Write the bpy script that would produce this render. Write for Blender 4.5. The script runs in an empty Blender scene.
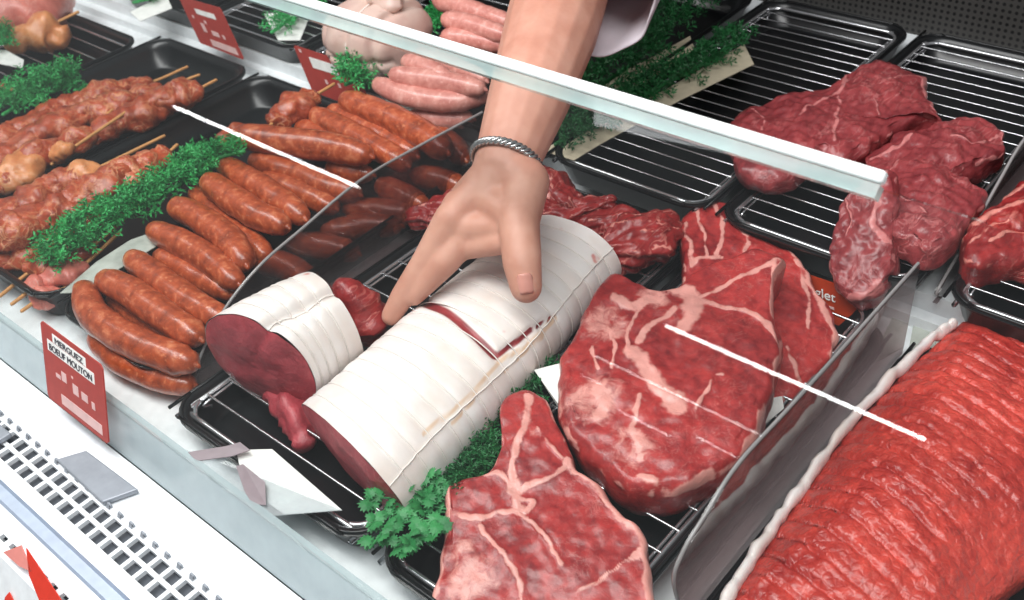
import bpy, math, random
import numpy as np
from mathutils import Vector, Matrix, noise as mn
C = bpy.context.scene.collection
random.seed(7); rng = np.random.default_rng(7)
# ------------------------------------------------------------------ camera
F = 1031.0; H = .61
def nrm(v): v = np.array(v, float); return v/np.linalg.norm(v)
d1 = nrm((-1430, -670, F)); d2 = nrm((1188, -950, F)); d2 = nrm(d2-d1*d1.dot(d2))
AX = -d1; AY = d2; AZ = np.cross(AX, AY)
def ray(px, py):
    c = np.array((px-512, py-300, F))/F
    return np.array((c@AX, c@AY, c@AZ))
CAM = np.array((0, 0, H))
def at(px, py, z=0.):
    d = ray(px, py); return CAM+d*((z-H)/d[2])
def atx(px, py, x):
    d = ray(px, py); return CAM+d*(x/d[0])
def aty(px, py, y):
    d = ray(px, py); return CAM+d*(y/d[1])
def onpl(px, py, P, n):
    d = ray(px, py); return CAM+d*(((P-CAM)@n)/(d@n))
cd = bpy.data.cameras.new('camera'); cam = bpy.data.objects.new('camera', cd); C.objects.link(cam)
cd.sensor_width = 36; cd.lens = F/1024*36; cd.clip_start = .01
M = Matrix(((AX[0], -AX[1], -AX[2], 0), (AY[0], -AY[1], -AY[2], 0), (AZ[0], -AZ[1], -AZ[2], H), (0, 0, 0, 1)))
cam.matrix_world = M
cd.dof.use_dof = True; cd.dof.focus_distance = .80; cd.dof.aperture_fstop = 11.0
bpy.context.scene.camera = cam
# ------------------------------------------------------------------ materials
def srgb(r, g, b):
    return tuple((c/255/12.92 if c/255 <= .04045 else ((c/255+.055)/1.055)**2.4) for c in (r, g, b))+(1,)
class Mat:
    def __init__(s, name):
        s.m = bpy.data.materials.new(name); s.m.use_nodes = True
        s.t = s.m.node_tree; s.n = s.t.nodes; s.l = s.t.links
        s.b = s.n['Principled BSDF']; s.out = s.n['Material Output']; s._tc = None
    def set(s, **k):
        for a, v in k.items(): s.b.inputs[a.replace('_', ' ')].default_value = v
        return s
    def link(s, a, b): s.l.new(a, b)
    def coord(s, scale=(1, 1, 1)):
        tc = s.n.new('ShaderNodeTexCoord'); mp = s.n.new('ShaderNodeMapping')
        mp.inputs['Scale'].default_value = scale; s.link(tc.outputs['Object'], mp.inputs[0]); return mp.outputs[0]
    def noise(s, scale, detail=4, rough=.55, dist=0, co=None, vec=(1, 1, 1)):
        nd = s.n.new('ShaderNodeTexNoise'); nd.inputs['Scale'].default_value = scale
        nd.inputs['Detail'].default_value = detail; nd.inputs['Roughness'].default_value = rough; nd.inputs['Distortion'].default_value = dist
        s.link(co if co is not None else s.coord(vec), nd.inputs['Vector']); return nd.outputs['Fac']
    def vor(s, scale, feature='F1', vec=(1, 1, 1), out='Distance'):
        nd = s.n.new('ShaderNodeTexVoronoi'); nd.feature = feature; nd.inputs['Scale'].default_value = scale
        s.link(s.coord(vec), nd.inputs['Vector']); return nd.outputs[out]
    def ramp(s, fac, stops):
        nd = s.n.new('ShaderNodeValToRGB'); e = nd.color_ramp.elements
        while len(e) < len(stops): e.new(.5)
        for el, (p, c) in zip(e, stops): el.position = p; el.color = c
        s.link(fac, nd.inputs[0]); return nd.outputs[0]
    def rng(s, v, a, b, c=0, d=1, smooth=True):
        nd = s.n.new('ShaderNodeMapRange'); nd.clamp = True
        if smooth: nd.interpolation_type = 'SMOOTHSTEP'
        for i, q in enumerate((a, b, c, d)): nd.inputs[i+1].default_value = q
        s.link(v, nd.inputs[0]); return nd.outputs[0]
    def math(s, op, a, b=None):
        nd = s.n.new('ShaderNodeMath'); nd.operation = op
        for i, v in enumerate((a, b)):
            if v is None: continue
            if isinstance(v, (int, float)): nd.inputs[i].default_value = v
            else: s.link(v, nd.inputs[i])
        return nd.outputs[0]
    def mix(s, fac, a, b):
        nd = s.n.new('ShaderNodeMix'); nd.data_type = 'RGBA'
        for i, v in ((0, fac), (6, a), (7, b)):
            if isinstance(v, (int, float, tuple)): nd.inputs[i].default_value = v
            else: s.link(v, nd.inputs[i])
        return nd.outputs[2]
    def attr(s, name):
        nd = s.n.new('ShaderNodeAttribute'); nd.attribute_name = name; return nd.outputs['Fac']
    def col(s, c): s.link(c, s.b.inputs['Base Color']); return s
    def bump(s, h, strength=.4, dist=.001):
        nd = s.n.new('ShaderNodeBump'); nd.inputs['Strength'].default_value = strength; nd.inputs['Distance'].default_value = dist
        s.link(h, nd.inputs['Height']); s.link(nd.outputs[0], s.b.inputs['Normal']); return s
def plain(name, rgb, rough=.5, metal=0., **k):
    m = Mat(name); m.set(Roughness=rough, Metallic=metal, **k)
    nz = m.noise(90, 3)
    c = srgb(*rgb); c2 = tuple(x*.86 for x in c[:3])+(1,)
    m.col(m.ramp(nz, [(.3, c2), (.7, c)])); return m.m
def meat(name, dark, red, fat, vein=.5, vscale=38, stretch=(1, 1, 1), rough=.36, vw=.035, bump=.5, gran=70, coat=.25, cells=0):
    m = Mat(name); m.set(Roughness=rough, Coat_Weight=coat, Coat_Roughness=.25)
    m.b.inputs['Subsurface Weight'].default_value = .06
    m.b.inputs['Subsurface Radius'].default_value = (.006, .0015, .001)
    n1 = m.noise(gran, 6, .65, .3, vec=stretch)
    base = m.ramp(m.math('ADD', m.math('MULTIPLY', n1, .62), m.math('MULTIPLY', m.noise(17, 2, .5, .5), .38)), [(.34, srgb(*dark)), (.62, srgb(*red))])
    n2 = m.noise(vscale, 3, .6, 1.2, vec=stretch)
    v = m.rng(m.math('ABSOLUTE', m.math('SUBTRACT', n2, .5)), 0, vw, 1, 0)
    n3 = m.noise(14, 2, .5)
    v = m.math('MULTIPLY', m.math('MULTIPLY', v, m.rng(n3, .4, .62)), vein)
    fa = m.math('ADD', m.attr('fat'), m.math('MULTIPLY', m.math('SUBTRACT', m.noise(95, 4, .65, .6, vec=stretch), .5), .95))
    fa = m.rng(fa, .33, .72)
    f = m.math('MAXIMUM', v, fa)
    fc = m.ramp(m.noise(60, 4), [(.3, tuple(x*.78 for x in srgb(*fat)[:3])+(1,)), (.65, srgb(*fat))])
    m.col(m.mix(f, base, fc))
    h = m.math('ADD', m.math('MULTIPLY', m.noise(160, 5, .6, .4, vec=stretch), 1.0), m.math('MULTIPLY', f, .35))
    m.bump(h, bump, .0016)
    if cells:
        bn = m.b.inputs['Normal'].links[0].from_node; bn.inputs['Distance'].default_value = .0012; v_ = m.rng(m.vor(cells, 'DISTANCE_TO_EDGE'), 0, .3); m.link(m.math('ADD', m.math('MULTIPLY', h, .5), m.math('MULTIPLY', v_, .32)), bn.inputs['Height'])
    return m.m
def fabric(name, rgb, rough=.8):
    m = Mat(name); m.set(Roughness=rough)
    c = srgb(*rgb); m.col(m.ramp(m.noise(25, 3), [(.3, tuple(x*.9 for x in c[:3])+(1,)), (.7, c)])); m.bump(m.noise(900, 2), .2, .0004); return m.m
def clear(name, tint, refl=1.0, haze=0., hazecol=(.8, .8, .8, 1), rough=.02, ior=1.45, flat=False):
    m = bpy.data.materials.new(name); m.use_nodes = True; t = m.node_tree; t.nodes.clear(); n = t.nodes.new
    out = n('ShaderNodeOutputMaterial'); tr = n('ShaderNodeBsdfTransparent'); tr.inputs[0].default_value = tint
    gl = n('ShaderNodeBsdfGlossy'); gl.inputs['Roughness'].default_value = rough; gl.inputs[0].default_value = (refl, refl, refl, 1)
    fr = n('ShaderNodeFresnel'); ge = n('ShaderNodeNewGeometry'); ir = n('ShaderNodeMapRange')   # same reflectance from both sides of a thin sheet
    ir.inputs[3].default_value = ior; ir.inputs[4].default_value = 1/ior; t.links.new(ge.outputs['Backfacing'], ir.inputs[0]); t.links.new(ir.outputs[0], fr.inputs[0])
    mx = n('ShaderNodeMixShader'); t.links.new(fr.outputs[0], mx.inputs[0])
    if haze:
        df = n('ShaderNodeBsdfDiffuse'); df.inputs[0].default_value = hazecol
        tc = n('ShaderNodeTexCoord'); nz = n('ShaderNodeTexNoise'); nz.inputs['Scale'].default_value = 30; nz.inputs['Detail'].default_value = 5
        t.links.new(tc.outputs['Object'], nz.inputs[0])
        mr = n('ShaderNodeMapRange'); mr.inputs[1].default_value = .3; mr.inputs[2].default_value = .75; mr.inputs[3].default_value = haze*(.85 if flat else .5); mr.inputs[4].default_value = haze*(1.1 if flat else 1.5)
        t.links.new(nz.outputs[0], mr.inputs[0])
        m2 = n('ShaderNodeMixShader'); t.links.new(mr.outputs[0], m2.inputs[0]); t.links.new(tr.outputs[0], m2.inputs[1]); t.links.new(df.outputs[0], m2.inputs[2])
        t.links.new(m2.outputs[0], mx.inputs[1])
    else: t.links.new(tr.outputs[0], mx.inputs[1])
    t.links.new(gl.outputs[0], mx.inputs[2]); t.links.new(mx.outputs[0], out.inputs[0]); return m
MT = {}
MT['white'] = plain('white_enamel', (236, 240, 242), .35)
MT['deck'] = plain('white_deck_metal', (240, 244, 247), .3)
MT['rail'] = clear('frosted_rail', (.86, .9, .9, 1), 1, .50, srgb(206, 220, 224), .2, flat=True)
MT['grey'] = plain('grey_metal', (150, 156, 164), .45, .3)
MT['channel'] = plain('channel_metal', (176, 188, 204), .4, .2)
MT['dark'] = plain('dark_gap', (92, 97, 104), .6)
MT['black'] = plain('black_plastic', (15, 16, 18), .3)
MT['steel'] = plain('bright_steel', (215, 215, 218), .22, .9)
MT['glass'] = clear('clear_glass', (.985, .995, .99, 1), 1, 0., (.9, .95, .95, 1), .005)
MT['acrylic'] = clear('smoked_acrylic', (.60, .51, .51, 1), 1, .045, srgb(190, 180, 180), .04)
MT['acedge'] = plain('acrylic_edge', (150, 146, 146), .25)
MT['clearplastic'] = clear('clear_plastic', (.93, .95, .96, 1), 1, .16, (.85, .88, .9, 1), .06)
MT['gedge'] = plain('polished_white_edge', (248, 250, 250), .25)
MT['gedge2'] = clear('green_glass_edge', (.84, .93, .92, 1), 1, .4, srgb(206, 226, 224), .1, flat=True)
MT['paper'] = plain('white_paper', (244, 244, 240), .7)
MT['parch'] = plain('cream_parchment', (208, 196, 170), .7)
MT['wetpaper'] = clear('wet_film', (.9, .92, .88, 1), 1, .55, srgb(212, 216, 208), .25)
MT['red'] = plain('red_card', (172, 62, 54), .45)
MT['orange'] = plain('orange_red_card', (176, 56, 22), .45)
MT['ink'] = plain('dark_ink', (70, 66, 74), .6)
MT['wink'] = plain('pale_ink', (226, 188, 184), .6)
MT['mauve'] = plain('mauve_foil', (150, 134, 140), .5)
MT['redgraphic'] = plain('red_graphic', (226, 60, 40), .4)
MT['redgraphic2'] = plain('pale_red_graphic', (240, 150, 140), .4)
MT['wood'] = plain('bamboo', (208, 150, 92), .6)
MT['silver'] = plain('silver', (190, 190, 190), .25, .9)
MT['string'] = plain('cotton_string', (240, 232, 226), .8)
MT['sleeve'] = fabric('white_sleeve', (222, 214, 222))
MT['nail'] = plain('nail', (216, 150, 136), .3)
def leafmat(name, a, b):
    m = Mat(name); m.set(Roughness=.5); m.col(m.ramp(m.noise(60, 3), [(.3, srgb(*a)), (.7, srgb(*b))])); return m.m
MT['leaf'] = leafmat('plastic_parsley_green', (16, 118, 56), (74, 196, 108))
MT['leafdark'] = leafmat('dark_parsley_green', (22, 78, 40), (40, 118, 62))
MT['leafflat'] = leafmat('coriander_green', (26, 102, 52), (62, 150, 84))
MT['steak'] = meat('ribeye_meat', (112, 22, 28), (182, 56, 54), (228, 156, 146), .22, 75, vw=.02, gran=110)
MT['beef'] = meat('beef_meat', (104, 18, 24), (172, 48, 46), (226, 140, 128), .6, 40, (1, .3, 1), vw=.028, gran=80, bump=.9)
MT['flank'] = meat('flank_meat', (106, 34, 40), (160, 66, 68), (206, 124, 122), .5, 60, (1, .3, 1), vw=.04, gran=120, bump=1.)
MT['topside'] = meat('topside_meat', (146, 28, 26), (208, 70, 58), (224, 110, 94), .35, 60, (1, 1, 1), .34, .025, .9, 80, cells=190)
MT['cut'] = meat('cut_meat', (138, 38, 48), (184, 74, 82), (216, 130, 130), .35, 60, (1, 1, 1), .45, .03, .8, 80, .15)
MT['kebab'] = meat('marinated_meat', (122, 40, 20), (190, 84, 48), (230, 156, 112), .8, 60, (1, 1, 1), .28, .06, .9, 90)
MT['kebabfat'] = meat('marinated_fatty_meat', (190, 110, 60), (224, 150, 96), (238, 190, 150), .5, 46)
MT['pinkmeat'] = meat('pink_meat', (190, 96, 84), (222, 132, 116), (238, 186, 170), .6, 46)
def sausage_mat(name, a, b, c, rough=.3):
    m = Mat(name); m.set(Roughness=rough, Coat_Weight=.35, Coat_Roughness=.2)
    base = m.ramp(m.noise(75, 5, .65, .3), [(.3, srgb(*a)), (.55, srgb(*b)), (.75, srgb(*c))])
    sp = m.rng(m.noise(210, 3, .6), .58, .7)
    m.col(m.mix(m.math('MULTIPLY', sp, .6), base, srgb(*c)))
    m.bump(m.noise(120, 4, .6), .3, .001); return m.m
MT['merguez'] = sausage_mat('merguez_skin', (112, 42, 20), (176, 78, 42), (216, 136, 96))
MT['pinksausage'] = sausage_mat('pink_sausage_skin', (180, 104, 94), (212, 144, 132), (234, 182, 170), .42)
def skinmat():
    m = Mat('skin'); m.set(Roughness=.5)
    m.b.inputs['Subsurface Weight'].default_value = .12; m.b.inputs['Subsurface Radius'].default_value = (.008, .003, .0015)
    m.col(m.ramp(m.noise(35, 4), [(.25, srgb(188, 128, 108)), (.75, srgb(212, 160, 140))])); m.bump(m.noise(260, 3), .15, .0006); return m.m
MT['skin'] = skinmat()
def fatmat(name, white, cream, pink):
    m = Mat(name); m.set(Roughness=.42, Coat_Weight=.12, Coat_Roughness=.3)
    m.b.inputs['Subsurface Weight'].default_value = .08; m.b.inputs['Subsurface Radius'].default_value = (.006, .004, .003)
    c = m.ramp(m.noise(20, 4), [(.3, srgb(*cream)), (.55, srgb(*white))])
    spot = m.rng(m.noise(34, 3, .5), .68, .74)
    c = m.mix(m.math('MULTIPLY', spot, .75), c, srgb(*pink))
    red = m.ramp(m.noise(80, 5), [(.3, srgb(116, 28, 36)), (.7, srgb(160, 54, 58))])
    c = m.mix(m.rng(m.attr('meat'), .3, .7), c, red)
    c = m.mix(m.rng(m.attr('seam'), .2, .9), c, srgb(222, 192, 166))
    m.col(c); m.bump(m.noise(70, 4), .25, .0015); return m.m
MT['fat'] = fatmat('white_fat', (236, 229, 226), (225, 211, 203), (206, 96, 84))
MT['poultry'] = fatmat('pale_poultry', (212, 184, 172), (200, 160, 150), (190, 126, 112))
def perf():
    m = Mat('perforated_black'); m.set(Roughness=.5)
    d = m.vor(130, 'F1'); tc = m.coord((130, 130, 130))
    nd = m.n.new('ShaderNodeVectorMath'); nd.operation = 'FRACTION'; m.link(tc, nd.inputs[0])
    n2 = m.n.new('ShaderNodeVectorMath'); n2.operation = 'SUBTRACT'; m.link(nd.outputs[0], n2.inputs[0]); n2.inputs[1].default_value = (.5, .5, .5)
    sp = m.n.new('ShaderNodeSeparateXYZ'); m.link(n2.outputs[0], sp.inputs[0])
    r = m.math('SQRT', m.math('ADD', m.math('MULTIPLY', sp.outputs[0], sp.outputs[0]), m.math('MULTIPLY', sp.outputs[2], sp.outputs[2])))
    m.col(m.mix(m.rng(r, .24, .3), srgb(8, 8, 8), srgb(58, 56, 54))); return m.m
MT['perf'] = perf()
# ------------------------------------------------------------------ mesh helpers
class MB:
    def __init__(s): s.v = []; s.f = []; s.a = {}
    def add(s, v, f, **attrs):
        o = len(s.v); s.v += [tuple(p) for p in v]; s.f += [tuple(i+o for i in q) for q in f]
        for k, val in attrs.items():
            s.a.setdefault(k, [0.]*o); s.a[k] += [0.]*(o-len(s.a[k])); s.a[k] += list(val)
        return s
    def box(s, a, b):
        (x0, y0, z0), (x1, y1, z1) = a, b
        v = [(x, y, z) for z in (z0, z1) for y in (y0, y1) for x in (x0, x1)]
        return s.add(v, [(0, 2, 3, 1), (4, 5, 7, 6), (0, 1, 5, 4), (2, 6, 7, 3), (0, 4, 6, 2), (1, 3, 7, 5)])
    def tube(s, P, R, seg=14, caps=True, n=None, jit=0., jf=30., sq=None):
        v, f = tube(P, R, seg, caps, n, jit, jf, sq); return s.add(v, f)
def tagit(o, label, cat, group=None):
    o['label'] = label; o['category'] = cat
    if group: o['group'] = group
    return o
def link(name, mb, mat, parent=None, smooth=True, loc=None, mods=None):
    v = np.array(mb.v, float)
    if parent is not None: L = np.array(parent.matrix_world.translation) if parent.parent is None else np.array(root_loc(parent))
    elif loc is not None: L = np.array(loc)
    else: L = np.array(((v[:, 0].min()+v[:, 0].max())/2, (v[:, 1].min()+v[:, 1].max())/2, v[:, 2].min()))
    me = bpy.data.meshes.new(name); me.from_pydata((v-L).tolist(), [], mb.f)
    for k, val in mb.a.items():
        val = list(val)+[0.]*(len(v)-len(val))
        at_ = me.attributes.new(k, 'FLOAT', 'POINT'); at_.data.foreach_set('value', np.array(val, np.float32))
    import bmesh
    b = bmesh.new(); b.from_mesh(me); bmesh.ops.recalc_face_normals(b, faces=b.faces); b.to_mesh(me); b.free()
    if smooth: me.shade_smooth()
    me.materials.append(mat if not isinstance(mat, str) else MT[mat])
    o = bpy.data.objects.new(name, me); C.objects.link(o)
    if parent is None: o.location = L
    else: o.parent = parent
    if parent is None: o.matrix_world = Matrix.Translation(L)
    return o
def root_loc(o):
    while o.parent: o = o.parent
    return o.location
def single(name, mb, mat, label, cat, group=None, smooth=True): return tagit(link(name, mb, mat, None, smooth), label, cat, group)
def struct(name, mb, mat, smooth=False):
    o = link(name, mb, mat, None, smooth); o['kind'] = 'structure'; return o
def thing(name, label, cat, loc, group=None):
    o = bpy.data.objects.new(name, None); C.objects.link(o); o.location = loc; o.matrix_world = Matrix.Translation(loc)
    o.empty_display_size = .02
    return tagit(o, label, cat, group)
def sharp(o, ang=40):
    o.data.set_sharp_from_angle(angle=math.radians(ang)); return o
def cr(P, n):
    P = np.array(P, float)
    if len(P) == 2: return np.array([P[0]+(P[1]-P[0])*t for t in np.linspace(0, 1, n)])
    Q = np.vstack([2*P[0]-P[1], P, 2*P[-1]-P[-2]]); out = []
    for u in np.linspace(0, len(P)-1, n):
        i = min(int(u), len(P)-2); t = u-i; p0, p1, p2, p3 = Q[i:i+4]
        out.append(.5*((2*p1)+(-p0+p2)*t+(2*p0-5*p1+4*p2-p3)*t*t+(-p0+3*p1-3*p2+p3)*t**3))
    return np.array(out)
def frames(P):
    T = np.gradient(P, axis=0); T /= np.linalg.norm(T, axis=1)[:, None]+1e-12
    up = np.array((0, 0, 1.)) if abs(T[0][2]) < .9 else np.array((0, 1., 0))
    N = []
    a = np.cross(up, T[0]); a /= np.linalg.norm(a)
    for t in T:
        a = a-t*(a@t); a /= np.linalg.norm(a); N.append(a)
    N = np.array(N); return T, N, np.cross(T, N)
def nz3(p, f, seed=0.): return mn.noise(Vector((p[0]*f+seed, p[1]*f-seed*.7, p[2]*f+seed*1.3)))
def tube(P, R, seg=14, caps=True, n=None, jit=0., jf=30., sq=None):
    P = np.array(P, float); R = np.atleast_1d(np.array(R, float))
    if len(R) == 1: R = np.repeat(R, len(P))
    if n:
        R = np.interp(np.linspace(0, 1, n), np.linspace(0, 1, len(R)), R); P = cr(P, n)
    T, N, B = frames(P)
    rings = [(p, r, a, b) for p, r, a, b in zip(P, R, N, B)]
    if caps:
        ca = [math.radians(q) for q in (25, 50, 72)]
        s0 = [(P[0]-T[0]*R[0]*math.sin(q), R[0]*math.cos(q), N[0], B[0]) for q in reversed(ca)]
        s1 = [(P[-1]+T[-1]*R[-1]*math.sin(q), R[-1]*math.cos(q), N[-1], B[-1]) for q in ca]
        rings = s0+rings+s1
    v = []; sa, sb = sq if sq else (1, 1); seed = rng.random()*50
    for p, r, a, b in rings:
        for k in range(seg):
            t = 2*math.pi*k/seg; d = a*math.cos(t)*sa+b*math.sin(t)*sb
            q = p+d*r
            if jit: q = q+d*jit*(nz3(q, jf, seed)+.5*nz3(q, jf*2.3, seed))
            v.append(q)
    f = [(i*seg+k, i*seg+(k+1) % seg, (i+1)*seg+(k+1) % seg, (i+1)*seg+k) for i in range(len(rings)-1) for k in range(seg)]
    if caps:
        v.append(P[0]-T[0]*R[0]); v.append(P[-1]+T[-1]*R[-1]); a, b = len(v)-2, len(v)-1; L = (len(rings)-1)*seg
        f += [(a, (k+1) % seg, k) for k in range(seg)]+[(b, L+k, L+(k+1) % seg) for k in range(seg)]
    return v, f
def loft(rings, c0=True, c1=True, closed=True):
    v = [tuple(p) for r in rings for p in r]; n = len(rings[0]); f = []
    for i in range(len(rings)-1):
        for k in range(n if closed else n-1):
            f.append((i*n+k, i*n+(k+1) % n, (i+1)*n+(k+1) % n, (i+1)*n+k))
    if c0: f.append(tuple(range(n))[::-1])
    if c1: f.append(tuple((len(rings)-1)*n+k for k in range(n)))
    return v, f
def rrect(x0, x1, y0, y1, z, r, n=6):
    P = []
    for cx, cy, a0 in ((x1-r, y1-r, 0), (x0+r, y1-r, 90), (x0+r, y0+r, 180), (x1-r, y0+r, 270)):
        for k in range(n+1):
            a = math.radians(a0+90*k/n); P.append((cx+r*math.cos(a), cy+r*math.sin(a), z))
    return np.array(P)
def pldist(p, L):
    p = np.asarray(p); best = np.full(len(p), 9.)
    for a, b in zip(L[:-1], L[1:]):
        ab = b-a; t = np.clip(((p-a)@ab)/(ab@ab+1e-12), 0, 1); best = np.minimum(best, np.linalg.norm(p-(a+t[:, None]*ab), axis=1))
    return best
def slab(outline, P0, n, T, fats=(), blobs=(), rim=0, N=200, center=None, jit=.0016, jf=45, dome=0., rings=56, tex=None, edge=.08):
    """solid slice of meat: its outline traced on the plane (P0, n), thickness T below it"""
    n = nrm(n); P0 = np.array(P0, float)
    O = np.array([onpl(x, y, P0, n) for x, y in outline])
    Oc = np.vstack([O, O[:1]]); O = cr(Oc, 600)[:-1]
    seg = np.r_[0, np.cumsum(np.linalg.norm(np.diff(np.vstack([O, O[:1]]), axis=0), axis=1))]
    OO = np.vstack([O, O[:1]]); u = np.linspace(0, seg[-1], N+1)[:-1]
    O = np.stack([np.interp(u, seg, OO[:, k]) for k in range(3)], 1)
    c = onpl(*center, P0, n) if center else O.mean(0)
    prof = [(s, 0.) for s in np.linspace(.012, 1-edge, rings)]
    prof += [(1-edge*(1-math.sin(a)), -T*.32*(1-math.cos(a))) for a in np.linspace(.15, math.pi/2, 8)]
    prof += [(1, -T*.55), (1-.01, -T*.75), (.975, -T*.92), (.94, -T), (.6, -T), (.1, -T)]
    S = np.array([p[0] for p in prof]); Hh = np.array([p[1] for p in prof])
    V = (c[None, None]+(O-c)[None]*S[:, None, None])
    flat = V.reshape(-1, 3); true = flat; sw = rng.random()*20
    flat = np.array([p+np.array(mn.noise_vector(Vector(p)*55+Vector((sw, 0, 0))))*.0030+np.array(mn.noise_vector(Vector(p)*170+Vector((0, sw, 0))))*.0013 for p in flat])   # seams wander
    fat = np.zeros(len(flat))
    for poly, w in fats:
        L = np.array([onpl(x, y, P0, n) for x, y in poly]); L = cr(L, max(8, len(L)*6))
        w = w*.00066
        fat = np.maximum(fat, np.clip(1.1-.55*pldist(flat, L)/w, 0, 1))
    for (x, y, r), lv in blobs:
        q = onpl(x, y, P0, n); fat = np.maximum(fat, lv*np.clip(1.4-np.linalg.norm(flat-q, axis=1)/(r*.00081), 0, 1))
    Sx = np.repeat(S, N); Hx = np.repeat(Hh, N)
    if rim:
        de = pldist(flat, np.vstack([O, O[:1]])); fat = np.maximum(fat, np.clip(1.2-de/(rim*.00081), 0, 1)*(.75 if rim else 0))
    fat = fat*np.where(Hx < -T*.3, .38, 1.)
    seed = rng.random()*40; flat = true
    out = []
    for i, p in enumerate(flat):
        h = Hx[i]
        if h > -T*.9:
            h += jit*(1.2*nz3(p, jf*.4, seed)+nz3(p, jf, seed)+.6*nz3(p, jf*2.6, seed))+.0010*fat[i]
            if dome: h += dome*(1-Sx[i]**2)
            if tex: h += tex(p, Sx[i])
        q = p+n*h
        if Sx[i] > .9: q = q+(nrm(p-c))*jit*1.2*nz3(q, jf*1.5, seed+9)
        out.append(q)
    f = [(i*N+k, i*N+(k+1) % N, (i+1)*N+(k+1) % N, (i+1)*N+k) for i in range(len(S)-1) for k in range(N)]
    out.append(out[0]*0+np.mean(out[:N], 0)); f += [(len(out)-1, k, (k+1) % N) for k in range(N)]
    L = (len(S)-1)*N; out.append(np.mean(out[L:L+N], 0)); f += [(len(out)-1, L+(k+1) % N, L+k) for k in range(N)]
    m = MB(); m.add(out, f, fat=list(fat)+[0, 0]); return m
def plane_from(a, b, c):
    A, B, Cc = (at(*q) for q in (a, b, c)); n = np.cross(B-A, Cc-A); n = nrm(n)
    if n[2] < 0: n = -n
    return A, n
# ------------------------------------------------------------------ the setting
XL, XR = -2.3, .35
struct('floor', MB().box((XL, .205, -.03), (XR, .735, 0)), 'white')
m = MB(); m.box((XL, .735, -.03), (XR, 1.21, .03)); struct('trim_1', m, 'white')               # raised rear shelf
struct('trim_2', MB().box((XL, .722, 0), (XR, .735, .012)), 'white')                            # lip at the foot of the step
struct('wall_back', MB().box((XL, 1.21, -.03), (XR, 1.24, .75)), 'perf')
m = MB()                                                                                        # frosted upstand at the front
v, f = loft([[(x, .206, 0), (x, .213, 0), (x, .225, .043), (x, .219, .044)] for x in (XL, XR)]); m.add(v, f); struct('trim_3', m, 'rail')
# front deck with its air slots: a plate built around real openings
def holed(x0, x1, y0, y1, z, px, hx, rows, hy):
    """plate between x0..x1,y0..y1 with a row grid of openings"""
    m = MB(); d = .004
    ys = sorted(rows); ed = [y0]
    for y in ys: ed += [y-hy/2, y+hy/2]
    ed.append(y1); n = int((x1-x0)/px)
    for i in range(len(ed)-1):
        if i % 2 == 0: m.box((x0, ed[i], z-d), (x1, ed[i+1], z))
        else:
            for k in range(n+1):
                xa = x0+k*px-(px-hx)/2; m.box((xa, ed[i], z-d), (xa+px-hx, ed[i+1], z))
    return m
struct('trim_4', holed(XL, XR, .128, .206, 0, .0160, .0122, (.1450, .1585), .0098), 'deck')
m = MB(); m.box((XL, .10, -.012), (XR, .206, -.008)); struct('trim_5', m, 'dark')
m = MB(); v, f = loft([[(x, .128, 0), (x, .1265, -.006), (x, .118, -.006), (x, .1145, 0), (x, .1145, -.009), (x, .128, -.009)] for x in (XL, XR)]); m.add(v, f); struct('trim_6', m, 'channel')
struct('trim_7', holed(XL, XR, .088, .1145, 0, .0150, .0084, (.0985,), .0042), 'deck')
m = MB(); v, f = loft([[(x, .088, 0), (x, .02, -.10), (x, .02, -.12), (x, .088, -.02)] for x in (XL, XR)]); m.add(v, f); struct('trim_8', m, 'white')
# little raised tabs behind the slots, red shapes on the front apron
m = MB()
for k in range(int((XR-XL)/.0160)):
    x = XL+k*.0160+.003; m.add([(x, .1655, 0), (x+.005, .1655, 0), (x+.004, .1675, .004), (x, .1675, .004)], [(0, 1, 2, 3)])
    m.box((x, .1675, -.001), (x+.0045, .1690, .004))
struct('trim_9', m, 'grey')
n_ap = nrm((0, -.1, .068)); P_ap = np.array((0, .088, .0006))+n_ap*.0006
for nm, poly, mt in (('trim_10', [(27, 548), (35, 560), (62, 600), (40, 600), (30, 575)], 'redgraphic'), ('trim_11', [(4, 552), (22, 545), (33, 572), (20, 566)], 'redgraphic2'), ('trim_12', [(6, 597), (10, 592), (16, 605), (4, 606)], 'redgraphic')):
    q = [onpl(x, y, P_ap, n_ap) for x, y in poly]; k = len(q); mm = MB()
    mm.add(q+[p+n_ap*.0008 for p in q], [tuple(range(k, 2*k)), tuple(range(k))[::-1]]+[(i, (i+1) % k, k+(i+1) % k, k+i) for i in range(k)])
    struct(nm, mm, mt)
# grey cover plates over the slots
def plate(pts, z, t, name, mat, label, cat):
    q = [at(x, y, z) for x, y in pts]; k = len(q); mm = MB()
    mm.add(q+[p-(0, 0, t) for p in q], [tuple(range(k)), tuple(range(k, 2*k))[::-1]]+[(i, (i+1) % k, k+(i+1) % k, k+i) for i in range(k)])
    o = single(name, mm, mat, label, cat, smooth=False); bv = o.modifiers.new('b', 'BEVEL'); bv.width = .0012; bv.segments = 2; return o
plate([(56, 459), (86, 450), (138, 489), (102, 502)], .0062, .005, 'slot_cover', 'grey', 'grey rectangular cover plate lying over the air slots of the white front deck', 'cover plate')
plate([(-16, 424), (-4, 421), (11, 433), (-2, 441)], .0062, .005, 'slot_cover', 'grey', 'corner of a second grey cover plate at the left edge of the photo', 'cover plate')
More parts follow.
